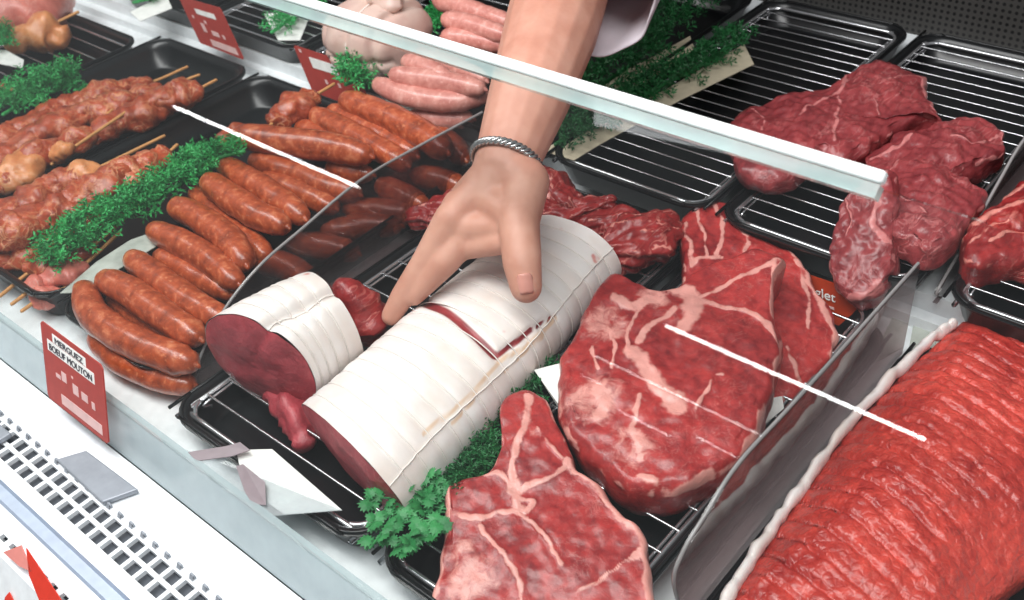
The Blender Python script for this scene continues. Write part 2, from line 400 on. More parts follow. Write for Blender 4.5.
# ------------------------------------------------------------------ glass front
g = thing('glass_panel', 'slanting clear glass front over the meat with a bright white upper edge', 'glass', (-.9, .232, .042))
yb, zb, zt = .220, .045, .304
yt = at(700, 128, zt)[1]
dn = nrm((0, yt-yb, zt-zb)); nn = np.array((0, -dn[2], dn[1])); th = .006
def bar(x0, x1, s0, s1, t0, t1):
    o = np.array((0, yb, zb)); r = []
    for x in (x0, x1): r.append([np.array((x, 0, 0))+o+dn*s+nn*t for s, t in ((s0, t0), (s1, t0), (s1, t1), (s0, t1))])
    return loft(r)
Pg = np.array((0, yb, zb))+nn*th; Ls = math.hypot(yt-yb, zt-zb); xe = at(884, 186, .304)[0]
m = MB(); m.add(*bar(XL, .30, 0, Ls-.0035, 0, th)); link('pane', m, 'glass', g, False)
m = MB(); m.add(*bar(XL, xe, Ls-.001, Ls+.0062, -.001, th+.001)); o = link('edge_strip', m, 'gedge', g, False); o['label'] = 'opaque white polished strip'; bv = o.modifiers.new('b', 'BEVEL'); bv.width = .002; bv.segments = 3
m = MB(); m.add(*bar(XL, xe, Ls-.0095, Ls-.002, -.0015, th+.0015)); o = link('edge_seal', m, 'gedge2', g, False); o['label'] = 'greenish translucent strip'
# acrylic dividers, curved at the front
def divider(name, x, front, back, zbot, label, th=.004):
    g = thing(name, label, 'divider', (x, front[0][1], zbot))
    prof = cr(np.array(front), 40)
    top = [np.array((x, p[1], max(p[2], zbot))) for p in prof]
    bot = [np.array((x, p[1], zbot)) for p in prof]
    m = MB(); n = len(top)
    r = [[t+np.array((s, 0, 0)) for t in top]+[b+np.array((s, 0, 0)) for b in reversed(bot[1:])] for s in (-th/2, th/2)]
    m.add(*loft(r)); link('panel', m, 'acrylic', g, False)
    m = MB(); m.tube([t+np.array((0, 0, .0006)) for t in top], .0014, 8); link('polished_edge', m, 'acedge', g)
    return g
dx = -.683
dp = [(dx, .283, .0)]+[atx(x, y, dx) for x, y in ((196, 372), (207, 342), (230, 302), (262, 264), (300, 231), (360, 181), (420, 146), (482, 113))]
divider('acrylic_divider', dx, dp, None, .0, 'tall smoked acrylic divider with a curved front between the spiced sausages and the small roast')
dx = -.214
dp = [(dx, .352, .0)]+[atx(x, y, dx) for x, y in ((674, 582), (683, 552), (706, 514), (739, 463), (800, 396), (918, 264))]
divider('acrylic_divider', dx, dp, None, .0, 'smoked acrylic divider between the thick steaks and the big red roast')
dx = -.207
dp = [(dx, .738, .03)]+[atx(x, y, dx) for x, y in ((938, 290), (965, 243), (1000, 180), (1024, 140))]+[(dx, 1.0, .12), (dx, 1.12, .12)]
divider('acrylic_divider', dx, dp, None, .03, 'clear acrylic divider rising beside the meat at the right edge, behind the big red roast')
# ------------------------------------------------------------------ trays and racks
def tray(x0, x1, y0, y1, z, h, label, r=.03, fl=.012, thin=.003):
    rings = []
    for dx_, zz, rr in ((fl+.004, z, r-.006), (fl, z+.002, r-.004), (.004, z+h-.004, r), (0, z+h-.001, r+.003), (0, z+h+.001, r+.003), (.004, z+h+.0022, r), (.008, z+h, r-.003), (.0105, z+h-.006, r-.004), (fl+.005, z+.006, r-.006), (fl+.01, z+.004, r-.01)):
        rings.append(rrect(x0+dx_, x1-dx_, y0+dx_, y1-dx_, zz, max(rr, .006)))
    m = MB(); m.add(*loft(rings)); t = thing('meat_tray', label, 'tray', ((x0+x1)/2, (y0+y1)/2, z)); o = link('tray_body', m, 'black', t); sharp(o, 60)
    m = MB()
    R = rrect(x0+.003, x1-.003, y0+.003, y1-.003, z+h+.0022, r, 8); R = np.vstack([R, R[:1]])
    m.tube(cr(R, 120), .0016, 6, False); link('beaded_rim', m, 'black', t)
    return t
def rack(x0, x1, y0, y1, z, n, label, r=.02, along='x', wr=.0012, fr=.0022):
    t = thing('wire_rack', label, 'rack', ((x0+x1)/2, (y0+y1)/2, z-fr))
    R = rrect(x0, x1, y0, y1, z, r, 6); R = np.vstack([R, R[:1]]); m = MB(); m.tube(cr(R, 100), fr, 8, False); link('frame', m, 'steel', t)
    first = None
    for k in range(n):
        y = y0+(y1-y0)*(k+1)/(n+1)
        if first is None:
            m = MB(); m.tube([(x0+.001, y, z+.001), (x1-.001, y, z+.001)], wr, 6); first = link('wire', m, 'steel', t); yf = y
        else:
            o = first.copy(); C.objects.link(o); o.parent = t; o.location = (0, y-yf, 0)
    for x in (x0+.005, x1-.005):                                                                  # two cross rods with down-turned feet
        m = MB(); m.tube([(x, y0+.02, z-.008), (x, y0+.03, z-.001), (x, (y0+y1)/2, z-.0012), (x, y1-.03, z-.001), (x, y1-.02, z-.008)], wr*1.2, 6, True, 30); link('cross_rod', m, 'steel', t)
    return t
FR = (.255, .70)
tray(-1.525, -1.312, .245, .665, 0, .036, 'black tray at the far left holding a browned skewer and green garnish')
rack(-1.515, -1.325, .26, .650, .028, 15, 'bright wire rack in the far left tray beside the upper skewers')
tray(-1.302, -1.09, .26, .690, 0, .036, 'black tray holding the upper left group of marinated skewers')
tray(-1.082, -.868, .258, .690, 0, .036, 'black tray holding the front left group of marinated skewers beside the garnish hedge')
tray(-.862, -.69, .262, .695, 0, .034, 'black tray holding the pile of orange spiced sausages')
tray(-.655, -.415, .245, .70, 0, .030, 'black tray under the two white netted roasts')
rack(-.642, -.428, .258, .69, .028, 18, 'wire rack carrying the two netted roasts')
tray(-.408, -.236, .245, .70, 0, .030, 'black tray under the thick marbled steaks')
rack(-.398, -.246, .258, .69, .028, 18, 'wire rack carrying the thick marbled steaks')
tray(-.205, -.022, .30, .685, 0, .02, 'black tray under the big red roast')
zr = .03
for x0, x1, lab, rl in ((-.612, -.418, 'black tray behind the hand with garnish on cream paper', 'wire rack under the dark green garnish on cream paper'), (-.410, -.214, 'black tray under the loose red flank pieces at the back', 'wire rack under the loose red flank pieces'), (-.196, .01, 'black tray at the right edge under a thick red piece', 'wire rack at the right edge under a thick red piece')):
    tray(x0, x1, .695, 1.16, zr, .03, lab); rack(x0+.012, x1-.012, .708, 1.145, zr+.027, 21, rl, wr=.0009)
tray(-.822, -.624, .70, 1.16, zr, .03, 'black tray under the pale pink sausages')
tray(-1.038, -.83, .722, 1.16, zr, .03, 'black tray under the pale poultry roast'); rack(-1.026, -.842, .735, 1.145, zr+.027, 21, 'wire rack under the pale poultry roast')
tray(-1.255, -1.048, .724, 1.16, zr, .03, 'black back tray above the red price card with no food in view'); rack(-1.243, -1.06, .737, 1.145, zr+.027, 21, 'wire rack in the back tray above the red price card')
tray(-1.475, -1.265, .724, 1.16, zr, .03, 'black back tray farthest to the left with white card and greenery')
# ------------------------------------------------------------------ sausages
def sausage(name, pts, z, R, mat, label, cat, group, knot='knot', bend=.0):
    if isinstance(z, (int, float)): z = [z]*len(pts)
    zz = np.interp(np.linspace(0, 1, len(pts)), np.linspace(0, 1, len(z)), z)
    P = [at(x, y, h) for (x, y), h in zip(pts, zz)]
    n = 34; prof = [R*(.90+.10*math.sin(math.pi*min(1, max(0, t*1.25-.1)))) for t in np.linspace(0, 1, n)]
    prof[0] *= .86; prof[1] *= .94; prof[-1] *= .84; prof[-2] *= .93
    Pc = cr(P, n); m = MB(); v, f = tube(Pc, prof, 20, True, None, R*.075, 55); m.add(v, f)
    c = Pc.mean(0); t = thing(name, label, cat, (c[0], c[1], Pc[:, 2].min()-R), group)
    link('casing', m, mat, t)
    for e, e1 in ((Pc[0], Pc[2]), (Pc[-1], Pc[-3])):                                              # pinched ends
        d = nrm(e-e1); m = MB(); m.tube([e+d*R*.5, e+d*R*.74, e+d*R*.84+np.array((0, 0, -.001))], [R*.42, R*.2, R*.16], 8); link('pinched_end', m, mat, t)
    return t
G = 'orange spiced sausages piled in their tray'
ML = [
 ([(97, 340), (118, 359), (147, 373), (172, 382), (186, 384)], .020, .0125, 'orange sausage lying lowest at the front edge of the pile, against the tray rim'),
 ([(85, 292), (91, 311), (111, 329), (142, 346), (170, 357), (186, 362)], .043, .0155, 'plump orange sausage bent down at its left end, uppermost of the front row'),
 ([(117, 300), (150, 325), (178, 343), (192, 350)], .026, .013, 'orange sausage mostly buried between the front bent one and the next above'),
 ([(107, 281), (128, 291), (154, 309), (180, 326), (194, 335)], .050, .0150, 'straight orange sausage just above the front bent one, its right end near the red cut'),
 ([(134, 260), (151, 273), (173, 290), (199, 307), (222, 320)], .050, .0140, 'orange sausage with a dark left end touching the paper liner, running behind the small roast'),
 ([(162, 257), (194, 275), (226, 292)], .036, .0125, 'slim orange sausage sunk between two bigger ones left of the small roast'),
 ([(157, 232), (181, 243), (210, 260), (234, 280)], .052, .0145, 'orange sausage with dark left end beside the paper liner near the garnish hedge'),
 ([(179, 208), (204, 221), (230, 241), (243, 260)], .056, .0155, 'orange sausage with a shiny right end just left of the divider curve'),
 ([(197, 195), (225, 222), (250, 241), (264, 254)], .034, .013, 'orange sausage hidden under the two shiny ones near the divider curve'),
 ([(211, 183), (231, 198), (257, 214), (280, 224)], .058, .0155, 'orange sausage with a bright highlight at its right end, in the middle of the pile'),
 ([(227, 166), (250, 181), (277, 198), (300, 215)], .058, .0145, 'orange sausage touching the right tip of the garnish hedge'),
 ([(268, 180), (296, 191), (330, 206)], .042, .0135, 'orange sausage sunk low beside the divider in the middle of the pile'),
 ([(258, 161), (295, 173), (330, 187), (352, 193)], .050, .0145, 'orange sausage crossing under the streak of light in front of the long dark one'),
 ([(243, 136), (288, 142), (330, 147), (362, 154)], .074, .0165, 'long dark orange sausage lying across the top of the pile at the back'),
 ([(334, 168), (352, 172), (366, 174)], .048, .0125, 'short orange sausage end peeping out under the long dark one'),
 ([(318, 116), (346, 131), (375, 147), (402, 162)], .062, .0145, 'orange sausage at the back with a pinched left end beside the skewered chunk'),
 ([(335, 112), (362, 126), (391, 141), (412, 153)], .055, .0140, 'narrow orange sausage lying between the two at the back of the pile'),
 ([(349, 101), (376, 112), (405, 125), (430, 139), (442, 148)], .072, .0165, 'orange sausage farthest back, its left end just under the red price card'),
 ([(303, 128), (316, 134), (330, 141)], .050, .013, 'stub of orange sausage behind the long dark one, below the skewered chunk'),
 ([(440, 136), (452, 146), (462, 156)], .055, .014, 'orange sausage seen through the divider nearest the forearm'),
 ([(384, 187), (402, 195), (420, 204)], .040, .014, 'orange sausage seen through the divider below the back pair'),
 ([(330, 232), (362, 226), (392, 226)], .026, .014, 'orange sausage seen low through the middle of the divider'),
 ([(352, 208), (384, 212), (410, 214)], .032, .014, 'orange sausage seen through the divider, just above the lowest one in mid divider'),
 ([(420, 176), (440, 180), (458, 186)], .036, .014, 'orange sausage seen through the divider, second from the forearm'),
 ([(296, 244), (322, 246), (350, 252)], .024, .014, 'orange sausage seen through the divider behind the top of the small roast'),
 ([(262, 262), (285, 266), (310, 280)], .024, .014, 'orange sausage seen through the front curve of the divider'),
]
for pts, z, R, lab in ML: sausage('sausage', pts, z, R, 'merguez', lab, 'sausage', G)
G = 'pale pink sausages at the back'
PL = [
 ([(380, 85), (398, 93), (425, 99), (455, 101), (482, 96)], .085, [.0125], 'pale pink sausage with a tapered left end, lying nearest the front of its pile'),
 ([(397, 75), (421, 79), (451, 83), (478, 88)], .100, [.0125], 'pale pink sausage resting on the tapered one'),
 ([(409, 62), (425, 68), (445, 77)], .105, [.0125], 'short pale pink sausage whose blunt end shows above the stacked pair'),
 ([(415, 53), (447, 64), (482, 79)], .088, [.012], 'pale pink sausage running under the white glass edge'),
 ([(449, 37), (473, 40), (500, 45)], .105, [.013], 'pale pink sausage just above the white glass edge beside the forearm'),
 ([(449, 20), (469, 25), (502, 35)], .118, [.013], 'pale pink sausage second from the top of the back pile'),
 ([(440, 1), (466, 9), (505, 22)], .118, [.013], 'pale pink sausage at the very top of the photo'),
 ([(417, 116), (440, 119), (466, 119)], .060, [.012], 'pale pink sausage lowest of its pile, just behind the orange sausages'),
]
for pts, z, R, lab in PL: sausage('pink_sausage', pts, z, R[0], 'pinksausage', lab, 'sausage', G)
# ------------------------------------------------------------------ skewers
def lump(m, P, R, jit, jf, seg=18, n=16):
    m.tube(P, R, seg, True, n, jit, jf)
def skewer(tip, meatpts, z, R, tail, label, mat='kebab', n=5, sticks=1, mats=None):
    zt, zb_ = z if isinstance(z, tuple) else (z, z)
    P = [at(x, y, z0) for (x, y), z0 in zip(meatpts, np.linspace(zt, zb_, len(meatpts)))]
    c = np.mean(P, 0); t = thing('meat_skewer', label, 'skewer', (c[0], c[1], min(p[2] for p in P)-R), 'marinated meat skewers')
    Pc = cr(P, n*8+1)
    T = at(*tip, zt+.002); m = MB()
    d0 = nrm(Pc[-1]-Pc[-4]); end = at(*tail, zb_) if tail else Pc[-1]+d0*.02
    m.tube([T]+[Pc[0]]+[Pc[len(Pc)//2]]+[Pc[-1], end], .0019, 8, True, 30); link('stick', m, 'wood', t)
    for k in range(n):
        q = Pc[max(0, k*8-2):(k+1)*8+4].copy(); off = np.array((rng.normal()*.003, rng.normal()*.003, rng.normal()*.002))
        m = MB(); r = R*(.78+.3*rng.random())
        v, f = tube(q+off, [r*.72, r, r*1.04, r*.94, r*.7], 20, True, 16, r*.42, 62, (1.12, .85)); m.add(v, f)
        link('meat_chunk', m, (mats[k] if mats else mat), t)
    return t
skewer((187, 67), [(147, 84), (100, 101), (60, 112), (9, 138), (-40, 160)], (.045, .04), .018, None, 'skewer of red marinated meat in the upper left tray, farthest to the back', n=7)
skewer((199, 75), [(153, 92), (118, 104), (80, 118), (40, 138), (0, 160), (-40, 180)], (.055, .045), .018, None, 'marinated skewer lying second from the back, its tip crossing the dark tray corner', n=7)
skewer((216, 80), [(192, 92), (172, 98), (150, 108), (118, 122), (98, 134)], (.062, .05), .020, (88, 140), 'thick marinated skewer whose blunt end points at the streak of light', n=4)
skewer((113, 109), [(84, 136), (64, 146), (42, 156), (18, 174), (-12, 190)], (.056, .048), .019, (-30, 200), 'marinated skewer with a browned yellowish end, its bare tip lying in mid tray', n=5, mats=['kebab', 'kebab', 'kebab', 'kebabfat', 'kebab'])
skewer((132, 108), [(70, 150), (62, 156)], (.064, .05), .013, (52, 164), 'short fatty yellow chunk on a long bare stick', 'kebabfat', 1)
skewer((164, 136), [(98, 168), (72, 182), (42, 194), (12, 212), (-20, 230)], (.058, .05), .018, None, 'marinated skewer with a long bare tip in the front left tray', n=6, mats=['kebabfat']+['kebab']*5)
skewer((177, 145), [(162, 156), (130, 173), (100, 192), (66, 208), (30, 222), (-10, 240)], (.060, .055), .020, None, 'biggest marinated skewer of the front left tray, next to the garnish hedge', n=7)
skewer((150, 178), [(128, 190), (104, 208), (84, 222), (56, 236), (20, 256), (-15, 272)], (.036, .032), .017, (-30, 284), 'marinated skewer half under the garnish hedge', n=6)
skewer((140, 205), [(90, 248), (62, 262), (36, 268)], (.034, .030), .013, (0, 296), 'small skewer whose bare front end sticks out past the hedge tip', 'kebab', 3)
skewer((120, 232), [(80, 268), (52, 279), (34, 288)], (.030, .028), .012, (12, 304), 'small skewer in front of the hedge tip with pale pink meat', 'pinkmeat', 3)
skewer((66, 288), [(58, 291), (46, 297), (36, 301)], (.024, .022), .013, (22, 311), 'frontmost short skewer with a pale pink chunk by the tray rim', 'pinkmeat', 2)
skewer((334, 84), [(304, 102), (290, 111), (274, 122)], (.066, .064), .017, (262, 134), 'single dark marinated chunk on a stick at the back of the orange sausages', 'kebab', 1)
m = MB(); lump(m, [at(224, 140, .05), at(236, 135, .05), at(250, 131, .05)], [.010, .013, .010], .005, 60); single('meat_chunk', m, 'kebab', 'small loose marinated chunk beside the hedge tip and the long dark sausage', 'meat')
# browned pieces and pink meat in the far left tray
t = thing('browned_skewer', 'golden brown chunk on a stick on the far left wire rack', 'skewer', at(35, 40, .032))
m = MB(); lump(m, [at(14, 44, .046), at(30, 36, .05), at(50, 33, .05), at(58, 36, .046)], [.014, .023, .024, .016], .010, 45); link('meat_chunk', m, 'kebabfat', t)
m = MB(); m.tube([at(78, 12, .062), at(50, 26, .05), at(14, 46, .045)], .0022, 8, True, 12); link('stick', m, 'wood', t)
t = thing('pale_skewer', 'short skewer end with an orange chunk at the left edge below the far left rack', 'skewer', at(8, 92, .032))
m = MB(); lump(m, [at(-14, 94, .045), at(-4, 92, .045), at(3, 91, .045)], [.012, .014, .010], .005, 60); link('meat_chunk', m, 'kebab', t)
m = MB(); m.tube([at(-10, 94, .045), at(24, 87, .045)], .002, 8, True, 6); link('stick', m, 'wood', t)
m = MB(); lump(m, [at(-20, 22, .055), at(10, 14, .06), at(36, 6, .06), at(56, -4, .055)], [.03, .045, .045, .03], .012, 25, 22, 24); single('meat_piece', m, 'pinkmeat', 'big pink raw piece in the top left corner of the photo', 'meat')
# ------------------------------------------------------------------ garnish
def frond(m, p, d, s):
    """one curly sprig: a short stem carrying thin leaflets"""
    d = nrm(d); k = 9
    a = nrm(np.cross(d, rng.normal(size=3))); b = np.cross(d, a)
    for i in range(k):
        t = (i+1)/k; base = p+d*s*t*.8; w = (a*math.cos(i*2.4)+b*math.sin(i*2.4)); dd = nrm(w*.9+d*.6+rng.normal(size=3)*.2)
        e = nrm(np.cross(dd, rng.normal(size=3))); L = s*.46*(1.15-t*.4); W = s*.075
        q = [base-e*W*.5, base+dd*L*.5-e*W, base+dd*L+e*0, base+dd*L*.5+e*W]
        q[1] = q[1]+w*0; m.add(q+[base+dd*L*.5+np.cross(dd, e)*W*.6], [(0, 1, 4), (1, 2, 4), (2, 3, 4), (3, 0, 4)])
def hedge(path, z, wid, hgt, n, s, mat, label, group=None, name='parsley_garnish'):
    P = cr([at(x, y, z) for x, y in path], 60); m = MB(); st = MB()
    T, N, B = frames(P)
    for i in range(n):
        u = rng.random()*(len(P)-1); k = int(u); p = P[k]
        lat = rng.normal()*.5; lat = max(-1, min(1, lat)); hh = rng.random()*(1-lat*lat*.7)
        q = p+N[k]*lat*wid+np.array((0, 0, hh*hgt))
        frond(m, q, N[k]*lat*.8+np.array((0, 0, .7))+rng.normal(size=3)*.45, s*(.8+.4*rng.random()))
    t = thing(name, label, 'garnish', (P[:, 0].mean(), P[:, 1].mean(), z), group); link('leaves', m, mat, t, False)
    st.tube(P+np.array((0, 0, .002)), .0025, 6); link('stem', st, mat, t)
    return t
GG = 'curly green garnish strips'
hedge([(52, 266), (84, 242), (120, 222), (154, 202), (190, 180), (212, 166)], .043, .015, .027, 520, .016, 'leaf', 'long bright green garnish hedge between the skewers and the orange sausages', GG)
hedge([(203, 166), (222, 158), (244, 153)], .070, .007, .016, 80, .014, 'leaf', 'small bright green tuft over the sausages at the right end of the hedge', GG)
hedge([(4, 116), (30, 100), (56, 92), (80, 82)], .045, .020, .032, 240, .017, 'leaf', 'bright green garnish between the far left rack and the upper skewers', GG)
hedge([(-6, 48), (6, 43), (14, 40)], .055, .012, .022, 70, .016, 'leaf', 'pale green tuft beside the golden brown chunk at the left edge', GG)
hedge([(272, 34), (286, 24), (304, 14), (318, 6)], .066, .012, .016, 110, .016, 'leaf', 'green tuft on white card behind the red price cards, above the glass edge end', GG)
hedge([(346, 86), (360, 80), (378, 74), (394, 66), (404, 58)], .072, .014, .030, 190, .017, 'leaf', 'green tuft between the pale poultry roast and the pink sausages', GG)
hedge([(420, 34), (432, 26), (444, 18)], .064, .014, .02, 70, .015, 'leaf', 'green tuft behind the poultry roast, above the white glass edge', GG)
hedge([(134, 4), (148, 0), (160, -4)], .068, .010, .018, 60, .015, 'leaf', 'green tuft on a white card at the very top left', GG)
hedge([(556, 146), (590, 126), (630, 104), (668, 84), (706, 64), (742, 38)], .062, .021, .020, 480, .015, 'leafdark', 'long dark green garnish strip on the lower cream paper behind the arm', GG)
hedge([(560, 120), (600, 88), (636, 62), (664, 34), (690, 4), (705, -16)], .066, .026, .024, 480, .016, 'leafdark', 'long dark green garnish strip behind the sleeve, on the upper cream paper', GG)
def sheet(name, pts, zs, mat, label, cat, t=.0008, group=None):
    if isinstance(zs, (int, float)): zs = [zs]*len(pts)
    q = [at(x, y, z) for (x, y), z in zip(pts, zs)]; k = len(q); nrmv = nrm(np.cross(q[1]-q[0], q[2]-q[0])); nrmv = nrmv if nrmv[2] > 0 else -nrmv
    m = MB(); m.add(q+[p-nrmv*t for p in q], [tuple(range(k)), tuple(range(k, 2*k))[::-1]]+[(i, (i+1) % k, k+(i+1) % k, k+i) for i in range(k)])
    return single(name, m, mat, label, cat, group, False)
sheet('paper_strip', [(540, 150), (574, 160), (600, 144), (680, 100), (754, 64), (744, 44), (668, 88), (590, 128)], .0605, 'parch', 'cream paper strip under the lower dark green garnish behind the arm', 'paper')
sheet('paper_strip', [(572, 118), (600, 106), (640, 84), (697, 55), (690, 36), (650, 58), (606, 80)], .0605, 'parch', 'cream paper strip under the upper dark green garnish near the sleeve', 'paper')
sheet('paper_liner', [(60, 293), (84, 292), (120, 268), (156, 246), (158, 230), (130, 240), (96, 262)], .044, 'wetpaper', 'wet translucent liner between the garnish hedge and the orange sausages', 'paper')
sheet('white_card', [(264, 14), (278, 40), (300, 40), (312, 10)], .0605, 'paper', 'white card under the green tuft behind the red price cards', 'card')
sheet('white_card', [(130, 12), (140, 21), (172, 8), (166, -6)], .0645, 'paper', 'white card under the green tuft at the very top left', 'card')
sheet('white_card', [(-8, 62), (22, 68), (24, 60), (6, 50), (-8, 50)], .05, 'paper', 'white card corner below the pale green tuft at the left edge', 'card')
sheet('paper_sheet', [(902, 384), (914, 322), (950, 303), (988, 312), (946, 344)], .0022, 'wetpaper', 'dull wet paper scrap by the far end of the big red roast', 'paper')
sheet('plastic_liner', [(382, 108), (390, 92), (408, 98), (424, 112), (420, 126), (400, 124)], .058, 'wetpaper', 'wet translucent liner under the tapered pink sausage', 'paper')
# coriander by the big roast: a dense bed and loose leaves
def leafmesh(m, p, d, up, s):
    d = nrm(d); w = nrm(np.cross(up, d)); u = np.cross(d, w); pts = []
    out = [(0, 0), (.10, .22), (.34, .10), (.30, .26), (.52, .30), (.36, .42), (.58, .56), (.34, .58), (.36, .80), (.18, .72), (.12, .98), (0, .86)]
    full = out+[(-x, y) for x, y in reversed(out[1:-1])]
    for x, y in full: pts.append(p+w*x*s+d*y*s+u*(-.35*x*x-.18*y*y+.1)*s)
    c = p+d*.5*s+u*.1*s; n = len(pts); m.add(pts+[c], [(i, (i+1) % n, n) for i in range(n)])
def coriander(stems, z, label, s=.012, nl=9, jitter=1.):
    c = at(*stems[0][-1], z); t = thing('coriander_sprig', label, 'garnish', (c[0], c[1], z-.005), 'coriander round the big roast'); m = MB(); st = MB()
    for path in stems:
        P = cr([at(x, y, z+.004*i) for i, (x, y) in enumerate(path)], 16); st.tube(P, .0009, 6)
        for k in range(nl):
            i = int((.25+.75*k/nl)*15); p = P[i]+rng.normal(size=3)*.0015; d = nrm(P[min(i+1, 15)]-P[i-1])+rng.normal(size=3)*np.array((.9, .9, .35))*jitter; leafmesh(m, p, d, nrm(np.array((rng.normal()*.3, -.25+rng.normal()*.3, 1))), s*(.75+.5*rng.random()))
    link('leaves', m, 'leafflat', t, False); link('stems', st, 'leafflat', t); return t
coriander([[(462, 512), (440, 508), (410, 500), (384, 498), (366, 500)], [(462, 514), (436, 520), (408, 522), (386, 530), (370, 548)], [(464, 510), (440, 498), (420, 492), (404, 488)], [(462, 516), (444, 522), (430, 530), (412, 536), (396, 546)], [(464, 508), (448, 494), (436, 484), (424, 478)], [(450, 512), (420, 512), (392, 514), (368, 526)], [(460, 515), (440, 528), (420, 540), (398, 552)]], .040, 'loose coriander leaves hanging over the tray edge in front of the big white roast', .0105, 20)
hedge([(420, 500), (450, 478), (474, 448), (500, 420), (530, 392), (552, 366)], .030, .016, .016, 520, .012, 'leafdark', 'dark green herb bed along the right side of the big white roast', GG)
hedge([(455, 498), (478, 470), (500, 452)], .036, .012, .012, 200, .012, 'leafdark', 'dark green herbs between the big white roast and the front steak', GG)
# ------------------------------------------------------------------ netted roasts
def proj(P):
    q = np.asarray(P)-CAM; c = q@np.stack([AX, AY, AZ]); return np.stack([512+F*c[..., 0]/c[..., 2], 300+F*c[..., 1]/c[..., 2]], -1)
def roast(name, label, A, B, a, b, zc, ringpos, shear=.0, obl=0., slits=(), seams=(), bulge=None, nA=96, nY=130, lengthwise=(), backcut='cut', wav=.0012, rot=0., taper=0., facejit=.002):
    A = np.array(A); B = np.array(B); L = np.linalg.norm(B-A); dy = (B-A)/L; dx_ = nrm(np.cross(dy, (0, 0, 1))); up = np.cross(dx_, dy)
    t = thing(name, label, 'roast', (*((A+B)/2)[:2], zc-b))
    def surf(u, th, extra=0.):
        x = math.copysign(abs(math.cos(th))**.92, math.cos(th)); z = math.copysign(abs(math.sin(th))**.92, math.sin(th))
        k = 1-.05*(2*u-1)**2-taper*u; g = 0
        for rp in ringpos:
            g += math.exp(-((u*L-rp)/.0028)**2)
        k -= .021*min(g, 1)
        if bulge: k += bulge(u, th)
        p = A+dy*L*u+dx_*x*(a*k+extra)+up*z*(b*k+extra)
        p = p+dy*(-shear*(z+1)*.5*(1-u)**3+shear*(1-u)**3+obl*x*(1-u)**2)
        r = wav*(mn.noise(Vector(p)*28)+.5*mn.noise(Vector(p)*70)); return p+(dx_*x+up*z)*r
    us = np.linspace(0, 1, nY); ths = np.linspace(0, 2*math.pi, nA, endpoint=False)
    R = [[surf(u, th) for th in ths] for u in us]
    V = np.array(R); flat = V.reshape(-1, 3); pr = proj(flat); upw = np.array([math.sin(th) > -.45 for _ in us for th in ths])
    meat_ = np.zeros(len(flat)); seam = np.zeros(len(flat))
    def d2(poly):
        return pldist(pr, cr(np.array(poly, float), 30))
    for poly, w in slits: meat_ = np.maximum(meat_, np.clip(1.2-d2(poly)/w*.7, 0, 1)*upw)
    for poly, w in seams: seam = np.maximum(seam, np.clip(1.2-d2(poly)/w*.7, 0, 1)*upw)
    cen = np.repeat(np.array([A+dy*L*u for u in us]), nA, 0)
    flat = flat-(flat-cen)/np.linalg.norm(flat-cen, axis=1)[:, None]*(meat_*.0035)[:, None]
    V = flat.reshape(nY, nA, 3); f = []
    for i in range(nY-1):
        for k in range(nA): f.append((i*nA+k, i*nA+(k+1) % nA, (i+1)*nA+(k+1) % nA, (i+1)*nA+k))
    m = MB(); m.add(flat, f, meat=meat_, seam=seam); link('fat_cover', m, 'fat', t)
    for ri, bul, nm, mt in ((V[0], -.007, 'cut_face', 'cut'), (V[-1], .007, 'back_cut_face', backcut)):
        c = ri.mean(0); vv = []; ss = np.linspace(1, .04, 22); ft = []; sd = rng.random()*30
        for s in ss:
            for p in ri:
                q = c+(p-c)*s*.985+dy*(bul*(1-s**3)+facejit*nz3(c+(p-c)*s, 50, sd)); vv.append(q); ft.append(0.)
        vv.append(c+dy*bul); ft.append(0)
        ff = [(i*nA+k, i*nA+(k+1) % nA, (i+1)*nA+(k+1) % nA, (i+1)*nA+k) for i in range(21) for k in range(nA)]+[(21*nA+k, 21*nA+(k+1) % nA, 22*nA) for k in range(nA)]
        m = MB(); m.add(vv, ff, fat=ft); link(nm, m, mt, t)
    for rp in ringpos:
        P = [surf(rp/L, th, .0006) for th in np.linspace(0, 2*math.pi, 73)]; m = MB(); m.tube(P, .00055, 5, False); link('string_loop', m, 'string', t)
    for th0 in lengthwise:
        P = [surf(u, th0+.05*math.sin(u*9), .0010) for u in np.linspace(.0, 1, 60)]; m = MB(); m.tube(P, .00055, 5, False); link('lengthwise_string', m, 'string', t)
    return t
RB = (np.array((-.470, .288, .044)), np.array((-.489, .586, .056)))
roast('netted_roast', 'big white netted roast with a red cut front end, gripped by the hand', RB[0], RB[1], .068, .045, .050, np.arange(.014, .285, .0168), .014, -.014, taper=.17,
      slits=[([(424, 302), (448, 312), (474, 334), (496, 356)], 4.0), ([(496, 357), (520, 340), (532, 330)], 2.8), ([(532, 330), (556, 316)], 1.5)],
      seams=[([(556, 318), (528, 345), (500, 362), (470, 396), (440, 420), (424, 434)], 2.4), ([(545, 335), (510, 366), (480, 396), (452, 424)], 1.2)], lengthwise=(.55,))
RS0 = at(260, 361, .069); RS = (RS0, RS0+np.array((.012, .070, .003)))
def lobes(u, th): return .07*math.cos(2*(th-.25))*0+(-.15*math.exp(-((th-1.15)/.14)**2))
roast('small_netted_roast', 'small white netted roast with a dark red cut face, beside the big one', RS[0], RS[1], .051, .051, .069, (.014, .028, .042, .056), .0, .022, bulge=lobes, lengthwise=(1.15,), nY=60, backcut='beef', taper=.10)
m = MB(); lump(m, [at(346, 290, .085), at(356, 304, .075), at(366, 318, .06), at(370, 330, .045)], [.012, .018, .020, .014], .008, 60); single('beef_chunk', m, 'beef', 'ragged red chunk at the back end of the small netted roast', 'meat')
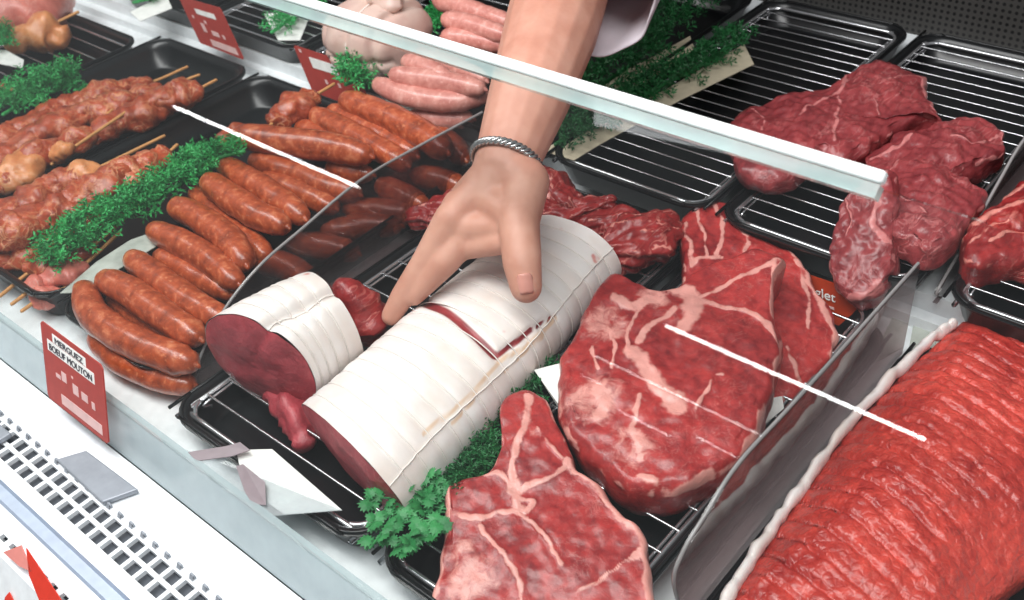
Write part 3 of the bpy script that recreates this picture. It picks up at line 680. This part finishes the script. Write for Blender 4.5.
m = MB(); lump(m, [at(276, 398, .030), at(288, 408, .030), at(300, 424, .026), at(308, 438, .022)], [.008, .013, .013, .009], .007, 75); single('beef_chunk', m, 'cut', 'small dark red chunk wedged between the cut ends of the two netted roasts', 'meat')
# ------------------------------------------------------------------ steaks
P0, n0 = plane_from((445, 500, .046), (545, 395, .066), (640, 570, .044))
A_out = [(425, 640), (428, 600), (437, 574), (443, 530), (443, 489), (461, 480), (485, 473), (497, 459), (501, 435), (499, 409), (506, 393), (523, 386), (542, 393), (553, 413), (562, 431), (573, 450), (575, 466), (597, 481), (613, 501), (624, 516), (641, 524), (647, 541), (650, 571), (655, 610), (650, 650), (540, 670)]
A_fat = [([(529, 398), (526, 425), (518, 450), (514, 470), (516, 490), (520, 514)], 4), ([(452, 515), (475, 519), (500, 516), (522, 513)], 3.2), ([(520, 492), (535, 485), (550, 478), (568, 466)], 3.5), ([(520, 514), (534, 528), (550, 546), (562, 564)], 2.5),
 ([(566, 462), (597, 484), (613, 504), (626, 520), (641, 528), (645, 545), (648, 575), (652, 612)], 5), ([(446, 490), (444, 530), (438, 574), (428, 610)], 4), ([(479, 527), (496, 545), (512, 567), (522, 590), (525, 620)], 2.6), ([(578, 597), (597, 583), (626, 564), (642, 552)], 2.4), ([(516, 490), (500, 476), (485, 474)], 3), ([(530, 420), (545, 442), (560, 460)], 2), ([(520, 500), (534, 503), (526, 515)], 3)]
o = single('bone_steak', slab(A_out, P0, n0, .026, A_fat, [((468, 580, 32), .62), ((460, 550, 18), .55), ((536, 436, 9), .5), ((516, 490, 10), .9), ((520, 512, 8), .8)], rim=3, center=(530, 520), jit=.0022, dome=.004), 'steak', 'thick marbled steak nearest the front, with a narrow top end beside the herbs', 'steak', 'thick marbled steaks')
P1, n1 = plane_from((677, 487, .062), (565, 365, .072), (780, 300, .080))
B_out = [(557, 376), (560, 350), (570, 335), (583, 310), (596, 285), (612, 269), (627, 275), (648, 285), (672, 287), (690, 272), (706, 262), (730, 252), (752, 246), (772, 249), (786, 256), (778, 270), (774, 290), (776, 316), (784, 336), (781, 356), (772, 390), (757, 428), (741, 453), (717, 468), (700, 476), (677, 487), (644, 487), (622, 480), (600, 461), (577, 440), (563, 420), (558, 398)]
B_fat = [([(676, 292), (712, 306), (740, 312), (756, 316), (770, 330), (780, 344)], 3.2), ([(700, 298), (724, 288), (746, 276), (766, 266), (784, 258)], 3.2), ([(676, 290), (694, 300), (690, 322), (684, 332)], 9), ([(634, 356), (648, 374), (664, 394), (678, 412)], 9), ([(694, 412), (704, 396), (714, 382), (724, 377)], 2.2), ([(784, 340), (781, 356), (772, 390), (757, 428), (741, 453)], 3.6), ([(642, 476), (660, 484), (677, 487), (694, 479), (712, 468)], 3.4),
 ([(775, 264), (772, 290), (774, 314)], 3), ([(598, 392), (606, 404), (598, 416)], 9), ([(640, 345), (646, 332), (660, 322), (676, 312)], 4), ([(628, 352), (630, 330), (640, 312), (660, 300)], 2.5), ([(606, 330), (616, 350), (612, 372)], 2.2), ([(590, 350), (600, 372)], 2), ([(640, 400), (632, 430), (644, 460)], 3), ([(614, 300), (634, 310), (650, 300)], 5)]
o = single('bone_steak', slab(B_out, P1, n1, .040, B_fat, [((640, 362, 10), .9), ((692, 312, 12), .8), ((606, 325, 36), .56), ((594, 400, 38), .60), ((632, 446, 28), .55), ((654, 300, 24), .58), ((676, 400, 8), .8), ((604, 398, 10), .85)], rim=2.5, center=(670, 375), jit=.0026, dome=.004), 'steak', 'biggest marbled steak, in the middle on top of another, crossed by streaks of light', 'steak', 'thick marbled steaks')
P2, n2 = plane_from((690, 215, .058), (838, 335, .036), (720, 380, .038))
C_out = [(680, 222), (689, 206), (706, 197), (726, 201), (738, 215), (770, 235), (792, 253), (806, 267), (818, 291), (834, 312), (840, 328), (836, 345), (824, 365), (802, 388), (784, 396), (744, 402), (700, 390), (690, 330), (684, 280), (682, 250)]
C_fat = [([(684, 222), (688, 240), (692, 262)], 3), ([(696, 210), (704, 236), (706, 260)], 2.5), ([(714, 203), (724, 232), (716, 256)], 3), ([(738, 228), (748, 240), (742, 252)], 3), ([(800, 262), (812, 290), (826, 316), (836, 332), (832, 352)], 4), ([(796, 262), (806, 292), (810, 330)], 2.5), ([(786, 350), (796, 370), (804, 384)], 3), ([(740, 216), (770, 238), (796, 258)], 4), ([(690, 268), (700, 262), (720, 258)], 4)]
o = single('bone_steak', slab(C_out, P2, n2, .024, C_fat, rim=2.2, center=(752, 320), jit=.0026, dome=.003), 'steak', 'marbled steak at the back of the three, partly hidden under the biggest one', 'steak', 'thick marbled steaks')
sheet('paper_sheet', [(534, 370), (566, 362), (600, 380), (598, 470), (574, 426)], [.052, .058, .045, .032, .050], 'paper', 'white paper corner sticking out left of the biggest steak', 'paper')
sheet('paper_sheet', [(700, 440), (760, 400), (782, 396), (784, 408), (760, 428), (736, 446)], [.030, .031, .031, .031, .031, .030], 'paper', 'white paper corner under the right edge of the biggest steak', 'paper')
# ------------------------------------------------------------------ loose beef behind the big roast
def chunk(name, label, pts, zs, R, mat='beef', jit=.006, jf=48, sq=(1.1, .85), group=None):
    P = np.array([at(x, y, z) for (x, y), z in zip(pts, zs)]); nS, sg = 60, 64
    v, f = tube(P, R, sg, True, nS, jit*.8, jf, sq); v = np.array(v); sd = rng.random()*30; fat = np.zeros(len(v)); c = cr(P, nS+6)
    for i in range(len(v)-2):
        r, k = divmod(i, sg); q = 2*math.pi*k/sg+.5*math.sin(r*.05+sd); g = mn.noise(Vector((math.cos(q)*2.4+sd, math.sin(q)*2.4, r*.035)))+.6*mn.noise(Vector((math.cos(q)*6, math.sin(q)*6+sd, r*.07)))
        d = v[i]-c[min(r, nS+5)]; v[i] = v[i]+nrm(d)*g*max(R)*.26; fat[i] = max(0, min(.75, (abs(g-.28) < .07)*.7))
    m = MB(); m.add(v, f, fat=fat); return single(name, m, mat, label, 'meat', group)
GB = 'loose red beef chunks behind the roast'
chunk('beef_chunk', 'red beef chunk right beside the wrist and bracelet', [(528, 172), (548, 186), (566, 204), (578, 216)], [.062, .060, .055, .045], [.012, .018, .018, .011], group=GB)
chunk('beef_chunk', 'thin red beef strip pointing right, behind the big white roast', [(540, 222), (566, 214), (590, 206), (608, 203)], [.04, .05, .055, .055], [.012, .016, .012, .007], group=GB)
chunk('beef_chunk', 'big red beef chunk with long grain between the white roast and the rearmost steak', [(600, 258), (624, 248), (648, 238), (668, 228)], [.050, .055, .055, .050], [.016, .024, .026, .018], jit=.007, group=GB)
chunk('beef_chunk', 'red beef chunk behind the far end of the white roast', [(586, 228), (604, 226), (624, 220), (640, 222)], [.042, .046, .046, .04], [.012, .017, .018, .010], group=GB)
chunk('beef_chunk', 'red beef chunk in the gap left of the fingers', [(420, 216), (440, 212), (462, 204)], [.036, .04, .04], [.013, .018, .018], group=GB)
# ------------------------------------------------------------------ flank pieces on the back rack
U = (0, 0, 1)
GF = 'red pieces on the back racks'
def flank(name, label, out, z, T, fats, blobs=(), c=None, dome=.006, rim=1.5, tilt=U, mat='flank'):
    P = at(*out[0], z); return single(name, slab(out, P, tilt, T, fats, blobs, rim, 200, c, .0042, 50, dome, 60, edge=.12), mat, label, 'meat', GF)
flank('flank_piece', 'long thick red flank piece at the back, crossing behind the white glass edge', [(731, 118), (744, 106), (770, 97), (800, 90), (832, 82), (850, 70), (872, 60), (890, 58), (912, 66), (927, 72), (928, 90), (936, 106), (944, 117), (926, 114), (906, 120), (884, 132), (860, 150), (840, 156), (822, 150), (806, 160), (792, 172), (772, 176), (752, 172), (738, 164), (732, 140)], .092, .025, [([(846, 76), (838, 96), (812, 110), (800, 120)], 3), ([(928, 76), (900, 76), (880, 88)], 2), ([(838, 96), (836, 120), (834, 144)], 3), ([(752, 110), (764, 120), (762, 132)], 2), ([(924, 74), (926, 92), (940, 114)], 3), ([(860, 92), (872, 100), (880, 116)], 1.5)], c=(830, 118))
flank('flank_piece', 'smaller red piece behind the round one, its right end near the wires', [(862, 160), (872, 148), (888, 140), (894, 133), (920, 130), (944, 122), (966, 117), (990, 122), (1004, 128), (1005, 148), (984, 160), (962, 168), (940, 172), (910, 178), (880, 182)], .088, .026, [([(870, 156), (896, 148), (910, 140)], 2.5), ([(1002, 128), (1003, 148)], 2.5), ([(950, 142), (976, 146), (998, 136)], 1.8)], c=(935, 150))
flank('flank_piece', 'round red piece with a pale seam, lying on the right of the back rack', [(884, 180), (896, 162), (916, 156), (940, 160), (960, 172), (978, 184), (990, 190), (982, 204), (966, 222), (956, 236), (940, 246), (924, 246), (908, 236), (894, 228), (886, 210)], .092, .026, [([(900, 200), (912, 204), (926, 214)], 1.6), ([(890, 172), (904, 160), (920, 157)], 3)], c=(934, 202))
t3 = nrm((-.05, -.75, 1))
flank('flank_piece', 'red flap hanging over the front of the back tray above the orange card', [(846, 190), (862, 178), (880, 166), (894, 172), (897, 200), (894, 232), (894, 262), (886, 284), (874, 298), (858, 302), (842, 294), (830, 278), (828, 256), (834, 226), (838, 204)], .100, .022, [([(884, 170), (880, 200), (876, 230), (888, 244)], 4), ([(846, 196), (852, 220), (846, 240)], 1.5), ([(850, 298), (866, 294), (878, 284)], 4)], c=(864, 238), tilt=t3)
flank('flank_piece', 'thick red piece at the right edge of the photo, behind the divider', [(962, 236), (972, 222), (984, 210), (1002, 200), (1014, 188), (1030, 180), (1080, 168), (1100, 230), (1060, 258), (1026, 256), (1000, 258), (980, 262), (966, 256)], .084, .030, [([(976, 226), (996, 216), (1018, 210), (1040, 214)], 5), ([(990, 244), (1010, 236), (1030, 238)], 3), ([(1000, 200), (1024, 192), (1044, 190)], 5), ([(970, 246), (985, 234), (1005, 226)], 2)], [((1010, 226, 20), .45)], c=(1022, 220), mat='beef')
# ------------------------------------------------------------------ the big red roast
D_out = [(716, 620), (742, 580), (772, 534), (808, 484), (850, 428), (896, 378), (940, 338), (966, 318), (986, 308), (1010, 314), (1060, 345), (1110, 400), (1130, 450), (1100, 510), (1050, 556), (1006, 590), (980, 620), (930, 700), (820, 740), (740, 700)]
def grooves(p, s):
    u = p[1]+.30*(p[0]+.2)+.0035*mn.noise(Vector(p)*22)+.0012*mn.noise(Vector(p)*70); k = (u/.0172) % 1.; k = min(k, 1-k)*.0172
    fade = max(.12, min(1, (-.045-p[0])/.09))*(.6+.5*mn.noise(Vector(p)*30+Vector((9, 3, 1))))
    return -.0056*math.exp(-(k/.0017)**2)*fade+.0009*mn.noise(Vector(p)*85)+.0011*mn.noise(Vector(p)*190)
t = thing('rolled_roast', 'big long red rolled roast at the right front, grooved by strings', 'roast', (*at(900, 520, 0)[:2], .006))
PD = at(716, 620, .030)
link('meat_body', slab(D_out, PD, U, .024, (), (), 0, 300, (910, 500), .0014, 60, .036, 130, grooves, .05), 'topside', t)
m = MB(); P = cr([at(x, y, .036) for x, y in ((712, 626), (738, 580), (768, 534), (804, 484), (846, 427), (892, 377), (934, 337), (952, 326))], 120)
P = P+np.stack([rng.normal(size=120)*0, np.zeros(120), .0012*np.sin(np.arange(120)*.7)], 1)
m.tube(P, .0052, 12, True, None, .003, 70, (.7, 1.25)); link('fat_strip', m, 'fat', t)
# ------------------------------------------------------------------ price cards
def card(name, label, tl, tr, br, bl, mat, th=.0012, r=0):
    n = nrm(np.cross(tr-tl, bl-tl)); n = n if n@(CAM-tl) > 0 else -n
    t = thing(name, label, 'price card', tuple((bl+br)/2)); ex = lambda u, v, h=0.: (tl*(1-u)*(1-v)+tr*u*(1-v)+br*u*v+bl*(1-u)*v)+n*h
    m = MB(); P = [(.03, 0), (.97, 0), (1, .04), (1, .96), (.97, 1), (.03, 1), (0, .96), (0, .04)]; k = len(P)
    m.add([ex(u, v) for u, v in P]+[ex(u, v, -th) for u, v in P], [tuple(range(k)), tuple(range(k, 2*k))[::-1]]+[(i, (i+1) % k, k+(i+1) % k, k+i) for i in range(k)])
    link('card', m, mat, t, False); return t, ex, n
def patch(t, ex, u0, v0, u1, v1, mat, name='label_strip', h=.0004):
    m = MB(); q = [(u0, v0), (u1, v0), (u1, v1), (u0, v1)]
    m.add([ex(u, v, h) for u, v in q]+[ex(u, v, .0001) for u, v in q], [(0, 1, 2, 3), (7, 6, 5, 4), (0, 1, 5, 4), (1, 2, 6, 5), (2, 3, 7, 6), (3, 0, 4, 7)]); return link(name, m, mat, t, False)
def marks(t, ex, L):
    for u, v, a, b in L: patch(t, ex, u, v, u+a, v+b, 'wink', 'price_mark')
def text(t, ex, s, u, v, hgt, mat, wid=None, name='lettering'):
    """letters laid on a card, baseline at (u, v), height as a share of the card's height"""
    cu = bpy.data.curves.new('lettering', 'FONT'); cu.body = s; cu.size = 1; cu.extrude = .004; to = bpy.data.objects.new('lettering', cu); C.objects.link(to)
    dg = bpy.context.evaluated_depsgraph_get(); me = bpy.data.meshes.new_from_object(to.evaluated_get(dg)); C.objects.unlink(to); bpy.data.objects.remove(to)
    co = np.array([q.co for q in me.vertices]); W = co[:, 0].max(); Hc = .72
    o_ = ex(u, v); eu = ex(u+1, v)-o_; ev = o_-ex(u, v+1)
    sx = (wid if wid else hgt)/W; V = [ex(u+c[0]*sx, v-c[1]/Hc*hgt, .0006+.0004*(c[2] > 0)) for c in co]
    m = MB(); m.add(V, [tuple(p.vertices) for p in me.polygons]); return link(name, m, mat, t, False)
tl, bl, br, tr = at(40, 320, .082), at(48, 397, .020), at(108, 443, .020), at(102, 366, .082)
br = tr+(bl-tl)*1.0+(br-(tr+bl-tl))*.5
t, ex, _ = card('price_card', 'red price card headed MERGUEZ BOEUF MOUTON standing at the front rail', tl, tr, br, bl, 'red')
p1 = patch(t, ex, .20, .06, .74, .17, 'paper'); p2 = patch(t, ex, .10, .18, .86, .32, 'paper')
text(p1, ex, 'MERGUEZ', .24, .155, .075, 'ink', .46); text(p2, ex, 'BOEUF MOUTON', .13, .295, .085, 'ink', .70)
marks(t, ex, ((.20, .56, .08, .05), (.30, .48, .08, .12), (.47, .44, .03, .03), (.48, .53, .09, .13), (.62, .55, .10, .10), (.78, .58, .05, .09)));patch(t, ex, .26, .80, .92, .93, 'wink')
t, ex, _ = card('price_card', 'red price card at the top left, standing against the rear step', aty(178, -4, .706), aty(220, 8, .706), aty(244, 60, .700), aty(200, 43, .700), 'red')
patch(t, ex, .30, .18, .76, .29, 'paper'); marks(t, ex, ((.14, .36, .04, .06), (.28, .48, .08, .18), (.40, .40, .05, .06), (.48, .58, .16, .10), (.72, .60, .05, .08)));patch(t, ex, .34, .80, .92, .94, 'wink')
t, ex, _ = card('price_card', 'red price card right behind the rearmost orange sausage', aty(293, 45, .712), aty(352, 64, .712), aty(376, 116, .704), aty(316, 100, .704), 'red')
patch(t, ex, .22, .14, .66, .34, 'paper'); marks(t, ex, ((.08, .04, .04, .06), (.84, .10, .04, .06), (.34, .52, .04, .08), (.56, .52, .04, .08)))
cl, c2, c3, c4 = at(800, 276, .034), at(868, 292, .034), at(852, 328, .008), at(806, 312, .008)
t, ex, _ = card('price_card', 'orange red card reading onglet, half hidden under the hanging flap', aty(788, 268, .690), aty(872, 296, .690), aty(866, 342, .680), aty(796, 318, .680), 'orange')
text(t, ex, 'onglet', .14, .38, .20, 'paper', .44); patch(t, ex, .40, .50, .56, .55, 'wink')
# fallen clear card holder on the front rim
t = thing('card_holder', 'fallen clear plastic card holder with torn mauve foil at the front tray rim', 'card holder', at(262, 480, .034))
def sh(nm, pts, zs, mt, t, th=.0007):
    q = [at(x, y, z) for (x, y), z in zip(pts, zs)]; k = len(q); m = MB(); m.add(q+[p-(0, 0, th) for p in q], [tuple(range(k)), tuple(range(k, 2*k))[::-1]]+[(i, (i+1) % k, k+(i+1) % k, k+i) for i in range(k)]); return link(nm, m, mt, t, False)
sh('clear_sleeve', [(187, 450), (206, 452), (342, 510), (268, 516)], [.040, .041, .041, .040], 'clearplastic', t)
sh('paper_insert', [(236, 450), (272, 449), (342, 510), (284, 514), (244, 486)], [.0385]*5, 'paper', t)
sh('foil_strip', [(188, 452), (226, 446), (240, 442), (250, 450), (232, 456), (196, 461)], [.044, .046, .048, .045, .044, .043], 'mauve', t)
sh('foil_strip', [(236, 466), (243, 464), (265, 482), (266, 505), (252, 504), (244, 490)], [.043, .044, .045, .043, .043, .044], 'mauve', t)
# ------------------------------------------------------------------ poultry roast
A = at(352, 76, .085); t = thing('poultry_roast', 'pale trussed poultry roast at the back, crossed by the white glass edge', 'roast', (*at(375, 50, 0)[:2], .055))
c0 = at(378, 36, .10)
m = MB(); v = []; f = []
nU, nV = 64, 90; ax = nrm(at(330, 52, .1)-at(430, 78, .1)); ay = nrm(np.cross((0, 0, 1), ax))
for i in range(nU+1):
    ph = math.pi*i/nU
    for k in range(nV):
        th = 2*math.pi*k/nV; d = np.array((math.sin(ph)*math.cos(th), math.sin(ph)*math.sin(th), math.cos(ph)))
        d = np.sign(d)*np.abs(d)**.8
        g = 1-.16*math.exp(-(d[0]/.10)**2)-.10*math.exp(-((abs(d[0])-.62)/.07)**2)-.10*math.exp(-((d[2]+.15)/.07)**2)*(abs(d[0]) < .9)
        p = c0+ax*d[0]*.062*g+ay*d[1]*.062*g+np.array((0, 0, d[2]*.046*g)); p = p+d*.002*mn.noise(Vector(p)*60); v.append(p)
f = [(i*nV+k, i*nV+(k+1) % nV, (i+1)*nV+(k+1) % nV, (i+1)*nV+k) for i in range(nU) for k in range(nV)]; m.add(v, f); link('trussed_meat', m, 'poultry', t)
for off in (0., .62, -.62):
    P = []
    for th in np.linspace(0, 2*math.pi, 60):
        r = math.sqrt(max(0, 1-abs(off)**2.2)); P.append(c0+ax*off*.058+ay*math.cos(th)*.0565*r+np.array((0, 0, math.sin(th)*.042*r)))
    m = MB(); m.tube(P, .0008, 6, False); link('string_loop', m, 'string', t)
m = MB(); lump(m, [c0+np.array((-.03, .01, .040)), c0+np.array((0, .012, .048)), c0+np.array((.03, .008, .044))], [.012, .016, .012], .008, 60); link('wrinkled_skin', m, 'mauve' if False else 'poultry', t)
# ------------------------------------------------------------------ the butcher's arm
def capsule(m, a, b, ra, rb, k=6):
    P = [a+(b-a)*t for t in np.linspace(0, 1, k)]; m.tube(P, list(np.linspace(ra, rb, k)), 16)
def chain(m, pts, R):
    for a, b, ra, rb in zip(pts[:-1], pts[1:], R[:-1], R[1:]): capsule(m, np.array(a), np.array(b), ra, rb)
pa = thing('person', 'bare forearm with a bracelet reaching down from a white sleeve, hand gripping the roast', 'person', at(540, 80, .15))
m = MB()
wr = at(505, 166, .172)
arm = [at(636, -330, .33), at(601, -150, .275), at(573, -50, .24), at(551, 30, .222), at(529, 98, .200), wr]
Rr = [.050, .052, .0475, .0425, .0350, .0265]
for a, b, ra, rb in zip(arm[:-1], arm[1:], Rr[:-1], Rr[1:]): capsule(m, a, b, ra, rb)
KI, KM, KR, KP = at(452, 218, .146), at(466, 196, .142), at(480, 184, .136), at(490, 178, .128)
pc = at(486, 196, .156)
for K, r in ((KI, .0130), (KM, .0135), (KR, .0130), (KP, .0120)):
    capsule(m, wr+(pc-wr)*.1, K, .0215, r)
capsule(m, wr, pc, .026, .020)
chain(m, [KI, at(427, 262, .112), at(403, 296, .086), at(391, 316, .070)], [.0145, .0130, .0105, .0085])
chain(m, [KM, at(441, 240, .100), at(424, 266, .074), at(414, 286, .055)], [.0125, .0110, .0095, .0080])
chain(m, [KR, at(456, 232, .086), at(440, 252, .064), at(430, 268, .048)], [.0120, .0105, .0092, .0078])
chain(m, [KP, at(470, 218, .080), at(456, 236, .060), at(448, 250, .045)], [.0105, .0090, .0080, .0068])
T0, T1, T2, T3 = at(526, 182, .168), at(519, 222, .154), at(522, 262, .136), at(526, 287, .1225)
chain(m, [wr, T0, T1, T2, T3], [.024, .0195, .0165, .0155, .0128])
capsule(m, pc, T1, .018, .013); capsule(m, at(464, 228, .138), at(512, 226, .146), .0135, .0130); capsule(m, at(452, 249, .120), at(502, 242, .136), .0105, .0105); chain(m, [at(468, 232, .134), at(444, 262, .116), at(414, 296, .088)], [.0140, .0125, .0085]); capsule(m, at(460, 206, .150), at(436, 250, .118), .0150, .0125)
raw = link('hand_form', m, 'skin', pa)
md = raw.modifiers.new('r', 'REMESH'); md.mode = 'VOXEL'; md.voxel_size = .0019
ms = raw.modifiers.new('s', 'SMOOTH'); ms.iterations = 7; ms.factor = .5
dg = bpy.context.evaluated_depsgraph_get(); me = bpy.data.meshes.new_from_object(raw.evaluated_get(dg)); me.shade_smooth()
bo = bpy.data.objects.new('arm_body', me); C.objects.link(bo); bo.parent = pa
bpy.data.objects.remove(raw)
# thumb nail
d = nrm(T3-T2); up = nrm(CAM-T3); up = nrm(up-d*(up@d)); sd = np.cross(d, up); m = MB(); v = []
for i, u in enumerate(np.linspace(-1, 1, 9)):
    for k, w in enumerate(np.linspace(-1, 1, 9)):
        ww = w*math.sqrt(max(.2, 1-.55*abs(u)**3)); v.append(T3+d*(-.0005+u*.0075)+sd*ww*.0068+up*(.0142-.0042*ww*ww-.0016*u-.0012*(u > 0)*u*u))
m.add(v, [(i*9+k, i*9+k+1, (i+1)*9+k+1, (i+1)*9+k) for i in range(8) for k in range(8)]); o = link('thumb_nail', m, 'nail', pa); sl = o.modifiers.new('t', 'SOLIDIFY'); sl.thickness = .0008
# braided bracelet
ba = nrm(wr-arm[-2]); bc = wr-ba*.004; b1 = nrm(np.cross(ba, (0, 0, 1))); b2 = np.cross(ba, b1)
m = MB()
for s in range(3):
    P = []
    for q in np.linspace(0, 2*math.pi, 121):
        w = 14*q+s*2*math.pi/3; R0 = .0290+.0014*math.cos(w); P.append(bc+(b1*math.cos(q)+b2*math.sin(q))*R0+ba*.0026*math.sin(w))
    m.tube(P, .0015, 7, False)
link('bracelet', m, 'silver', pa)
# sleeve: a wide white cuff and the cloth above it
hem = at(594, 7, .232); e2 = at(634, -120, .275); e3 = at(680, -330, .345); m = MB(); P = cr([hem, e2, e3], 40); T, N, B = frames(P); T[0:3] = T[3]; rings = []
for i, p in enumerate(P):
    u = i/39; ring = []
    for k in range(64):
        q = 2*math.pi*k/64; rr = .052+.015*u+.0022*math.sin(3*q+u*7)+.0015*math.sin(7*q+u*15)
        ring.append(p+N[i]*math.cos(q)*rr*1.05+B[i]*math.sin(q)*rr)
    rings.append(ring)
m.add(*loft(rings, False, False)); o = link('sleeve', m, 'sleeve', pa); sl = o.modifiers.new('t', 'SOLIDIFY'); sl.thickness = .0018
# ------------------------------------------------------------------ light
w = bpy.data.worlds.new('world'); bpy.context.scene.world = w; w.use_nodes = True
w.node_tree.nodes['Background'].inputs[0].default_value = (.9, .96, 1, 1); w.node_tree.nodes['Background'].inputs[1].default_value = .24
def area(name, loc, target, sx, sy, power, col=(1, 1, 1), spread=180):
    l = bpy.data.lights.new(name, 'AREA'); l.shape = 'RECTANGLE'; l.size = sx; l.size_y = sy; l.energy = power; l.color = col
    l.spread = math.radians(spread)
    o = bpy.data.objects.new(name, l); C.objects.link(o); o.location = loc
    d = Vector(target)-Vector(loc); o.rotation_euler = d.to_track_quat('-Z', 'Y').to_euler(); return o
area('case_lamp', (-.7, .12, 1.30), (-.7, .42, 0), 2.6, .34, 26, (1, .98, .96))
area('ceiling_lamps', (-.5, -.5, 2.4), (-.6, .4, 0), 3.0, 1.0, 40, (.96, .98, 1))
# two ceiling tubes mirrored in the glass, then thin lights added for fainter streaks
nl = nn; ZL = 1.9
def refl(px, py):
    d = nrm(ray(px, py)); P = CAM+d*(((Pg-CAM)@nl)/(d@nl)); r = d-2*(d@nl)*nl; return P+r*((ZL-P[2])/r[2])
for a, b, wd, rad in (((172, 104), (358, 189), .014, 26.), ((665, 325), (925, 440), .014, 26.), ((594, 354), (761, 437), .004, 16.), ((617, 410), (669, 436), .004, 16.), ((696, 437), (738, 458), .004, 16.), ((580, 374), (600, 384), .004, 16.)):
    A, B = refl(*a), refl(*b); c = (A+B)/2; ln = abs(A[0]-B[0])
    area('glass_streak_light', c, c-np.array((0, 0, 1)), ln, wd, rad*math.pi*ln*wd, (.97, .99, 1))
sc = bpy.context.scene
sc.view_settings.view_transform = 'Standard'; sc.view_settings.look = 'None'; sc.view_settings.gamma = 1; sc.view_settings.use_curve_mapping = False
sc.view_settings.exposure = .0
